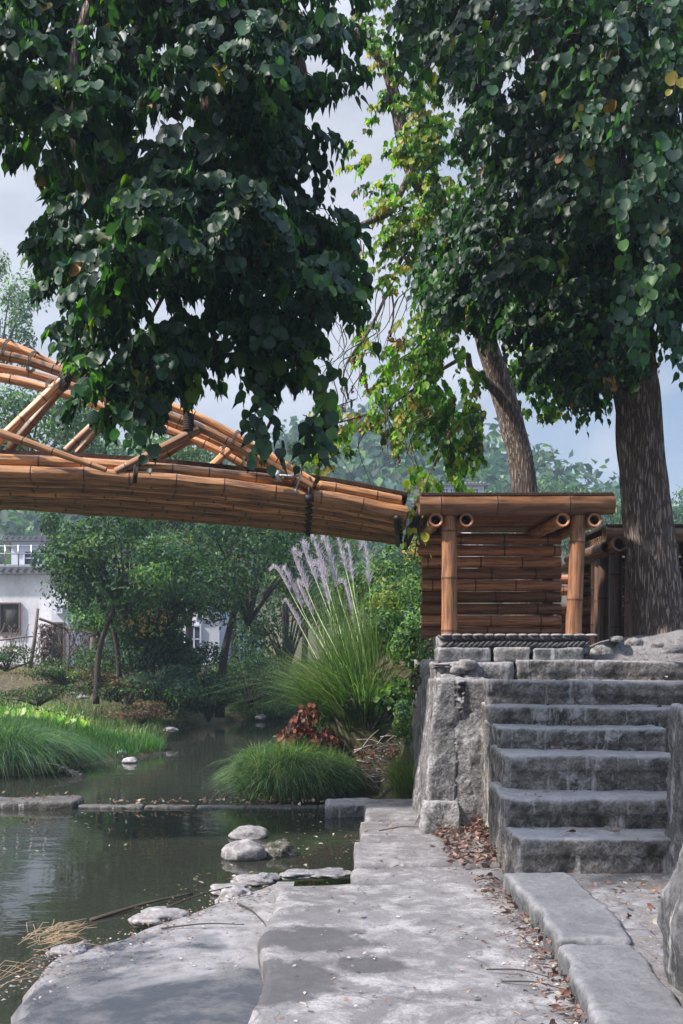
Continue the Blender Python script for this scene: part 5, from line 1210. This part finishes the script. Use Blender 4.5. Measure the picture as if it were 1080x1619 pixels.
# fence with dead vines
fc=thing('pole_fence','rough wooden pole fence hung with dead vines on the far bank','fence',P(100,1062,22))
def pole(a,b,r): m=MB(); tube(m,[P(*a),((P(*a)+P(*b))/2+Vector((.02,0,.01))),P(*b)],[r,r*.9,r*.7],7,jit=.1); obj('pole',m.mesh(),M['wood'],fc)
pole((46,1068,21.5),(60,962,21.5),.045); pole((141,1075,22),(146,1008,22),.06); pole((62,978,21.6),(108,996,22),.03); pole((0,1012,21.5),(56,1006,21.6),.02); pole((108,994,22),(200,1014,22.3),.03); pole((80,1064,22),(84,985,22),.03); pole((108,1064,22),(108,1000,22),.03)
n=1500; xs_=R.choice([72,78,112,130,160,180,20],n,p=[.3,.2,.1,.1,.12,.12,.06])+R.normal(0,7,n); ysn=R.uniform(985,1062,n); c=np.array([P(a,b,22.05+random.uniform(-.1,.1)) for a,b in zip(xs_,ysn)])
tri_obj('dead_vine',[diamond_leaves(c,R.normal(0,.5,(n,3))+np.array([0,0,-1]),R.normal(0,1,(n,3)),R.uniform(.05,.14,n),pal(n,[(.17,.13,.12),(.28,.22,.2),(.1,.08,.07)],[1,1,1],.2),.35)],M['dry'],fc)
m=MB()
for k in range(40):
    x=random.uniform(-5,190); p=P(x,random.uniform(985,1005),22); tube(m,[p,p+Vector((random.uniform(-.2,.2),0,-.4)),p+Vector((random.uniform(-.35,.35),0,-.9))],.008,4)
obj('vine_stem',m.mesh(),M['wood'],fc)
# grey stones on the bank
for k,(x,y,r,lab) in enumerate(((118,1098,.16,'long grey stone in the dirt bank'),(130,1103,.11,'rounded grey stone at the foot of the dirt bank'),(270,1155,.12,'flat dark stone at the tip of the green grass'))):
    rock(x,y,[17.6,17.2,16.4][k],r,r*.5,mat='rubble',seed=k+80,label=lab,group='stones on the far bank')
rock(412,1137,20.7,.12,.08,mat='rock',seed=90,label='pale pointed stone at the far shore',group='stones on the far bank',z=.06)
# small weeds at the mound and on the kerb
o=tri_obj('weeds',[grass_mound('','',3.02,8.1,.2,.15,1.62,.02,160,.12,[(.05,.1,.03),(.1,.16,.05)],[1,1],.8,19,.004)],M['grass']); stuff(o,'small green weeds at the foot of the big tree','weeds')

stick('dark wet twig lying across the pale part of the ledge',(-.95,5.25,.10),(-.52,5.32,.10),.005)
stick('crooked short twig beside the path edge on the ledge',(-.6,5.75,.10),(-.42,5.35,.10),.006)
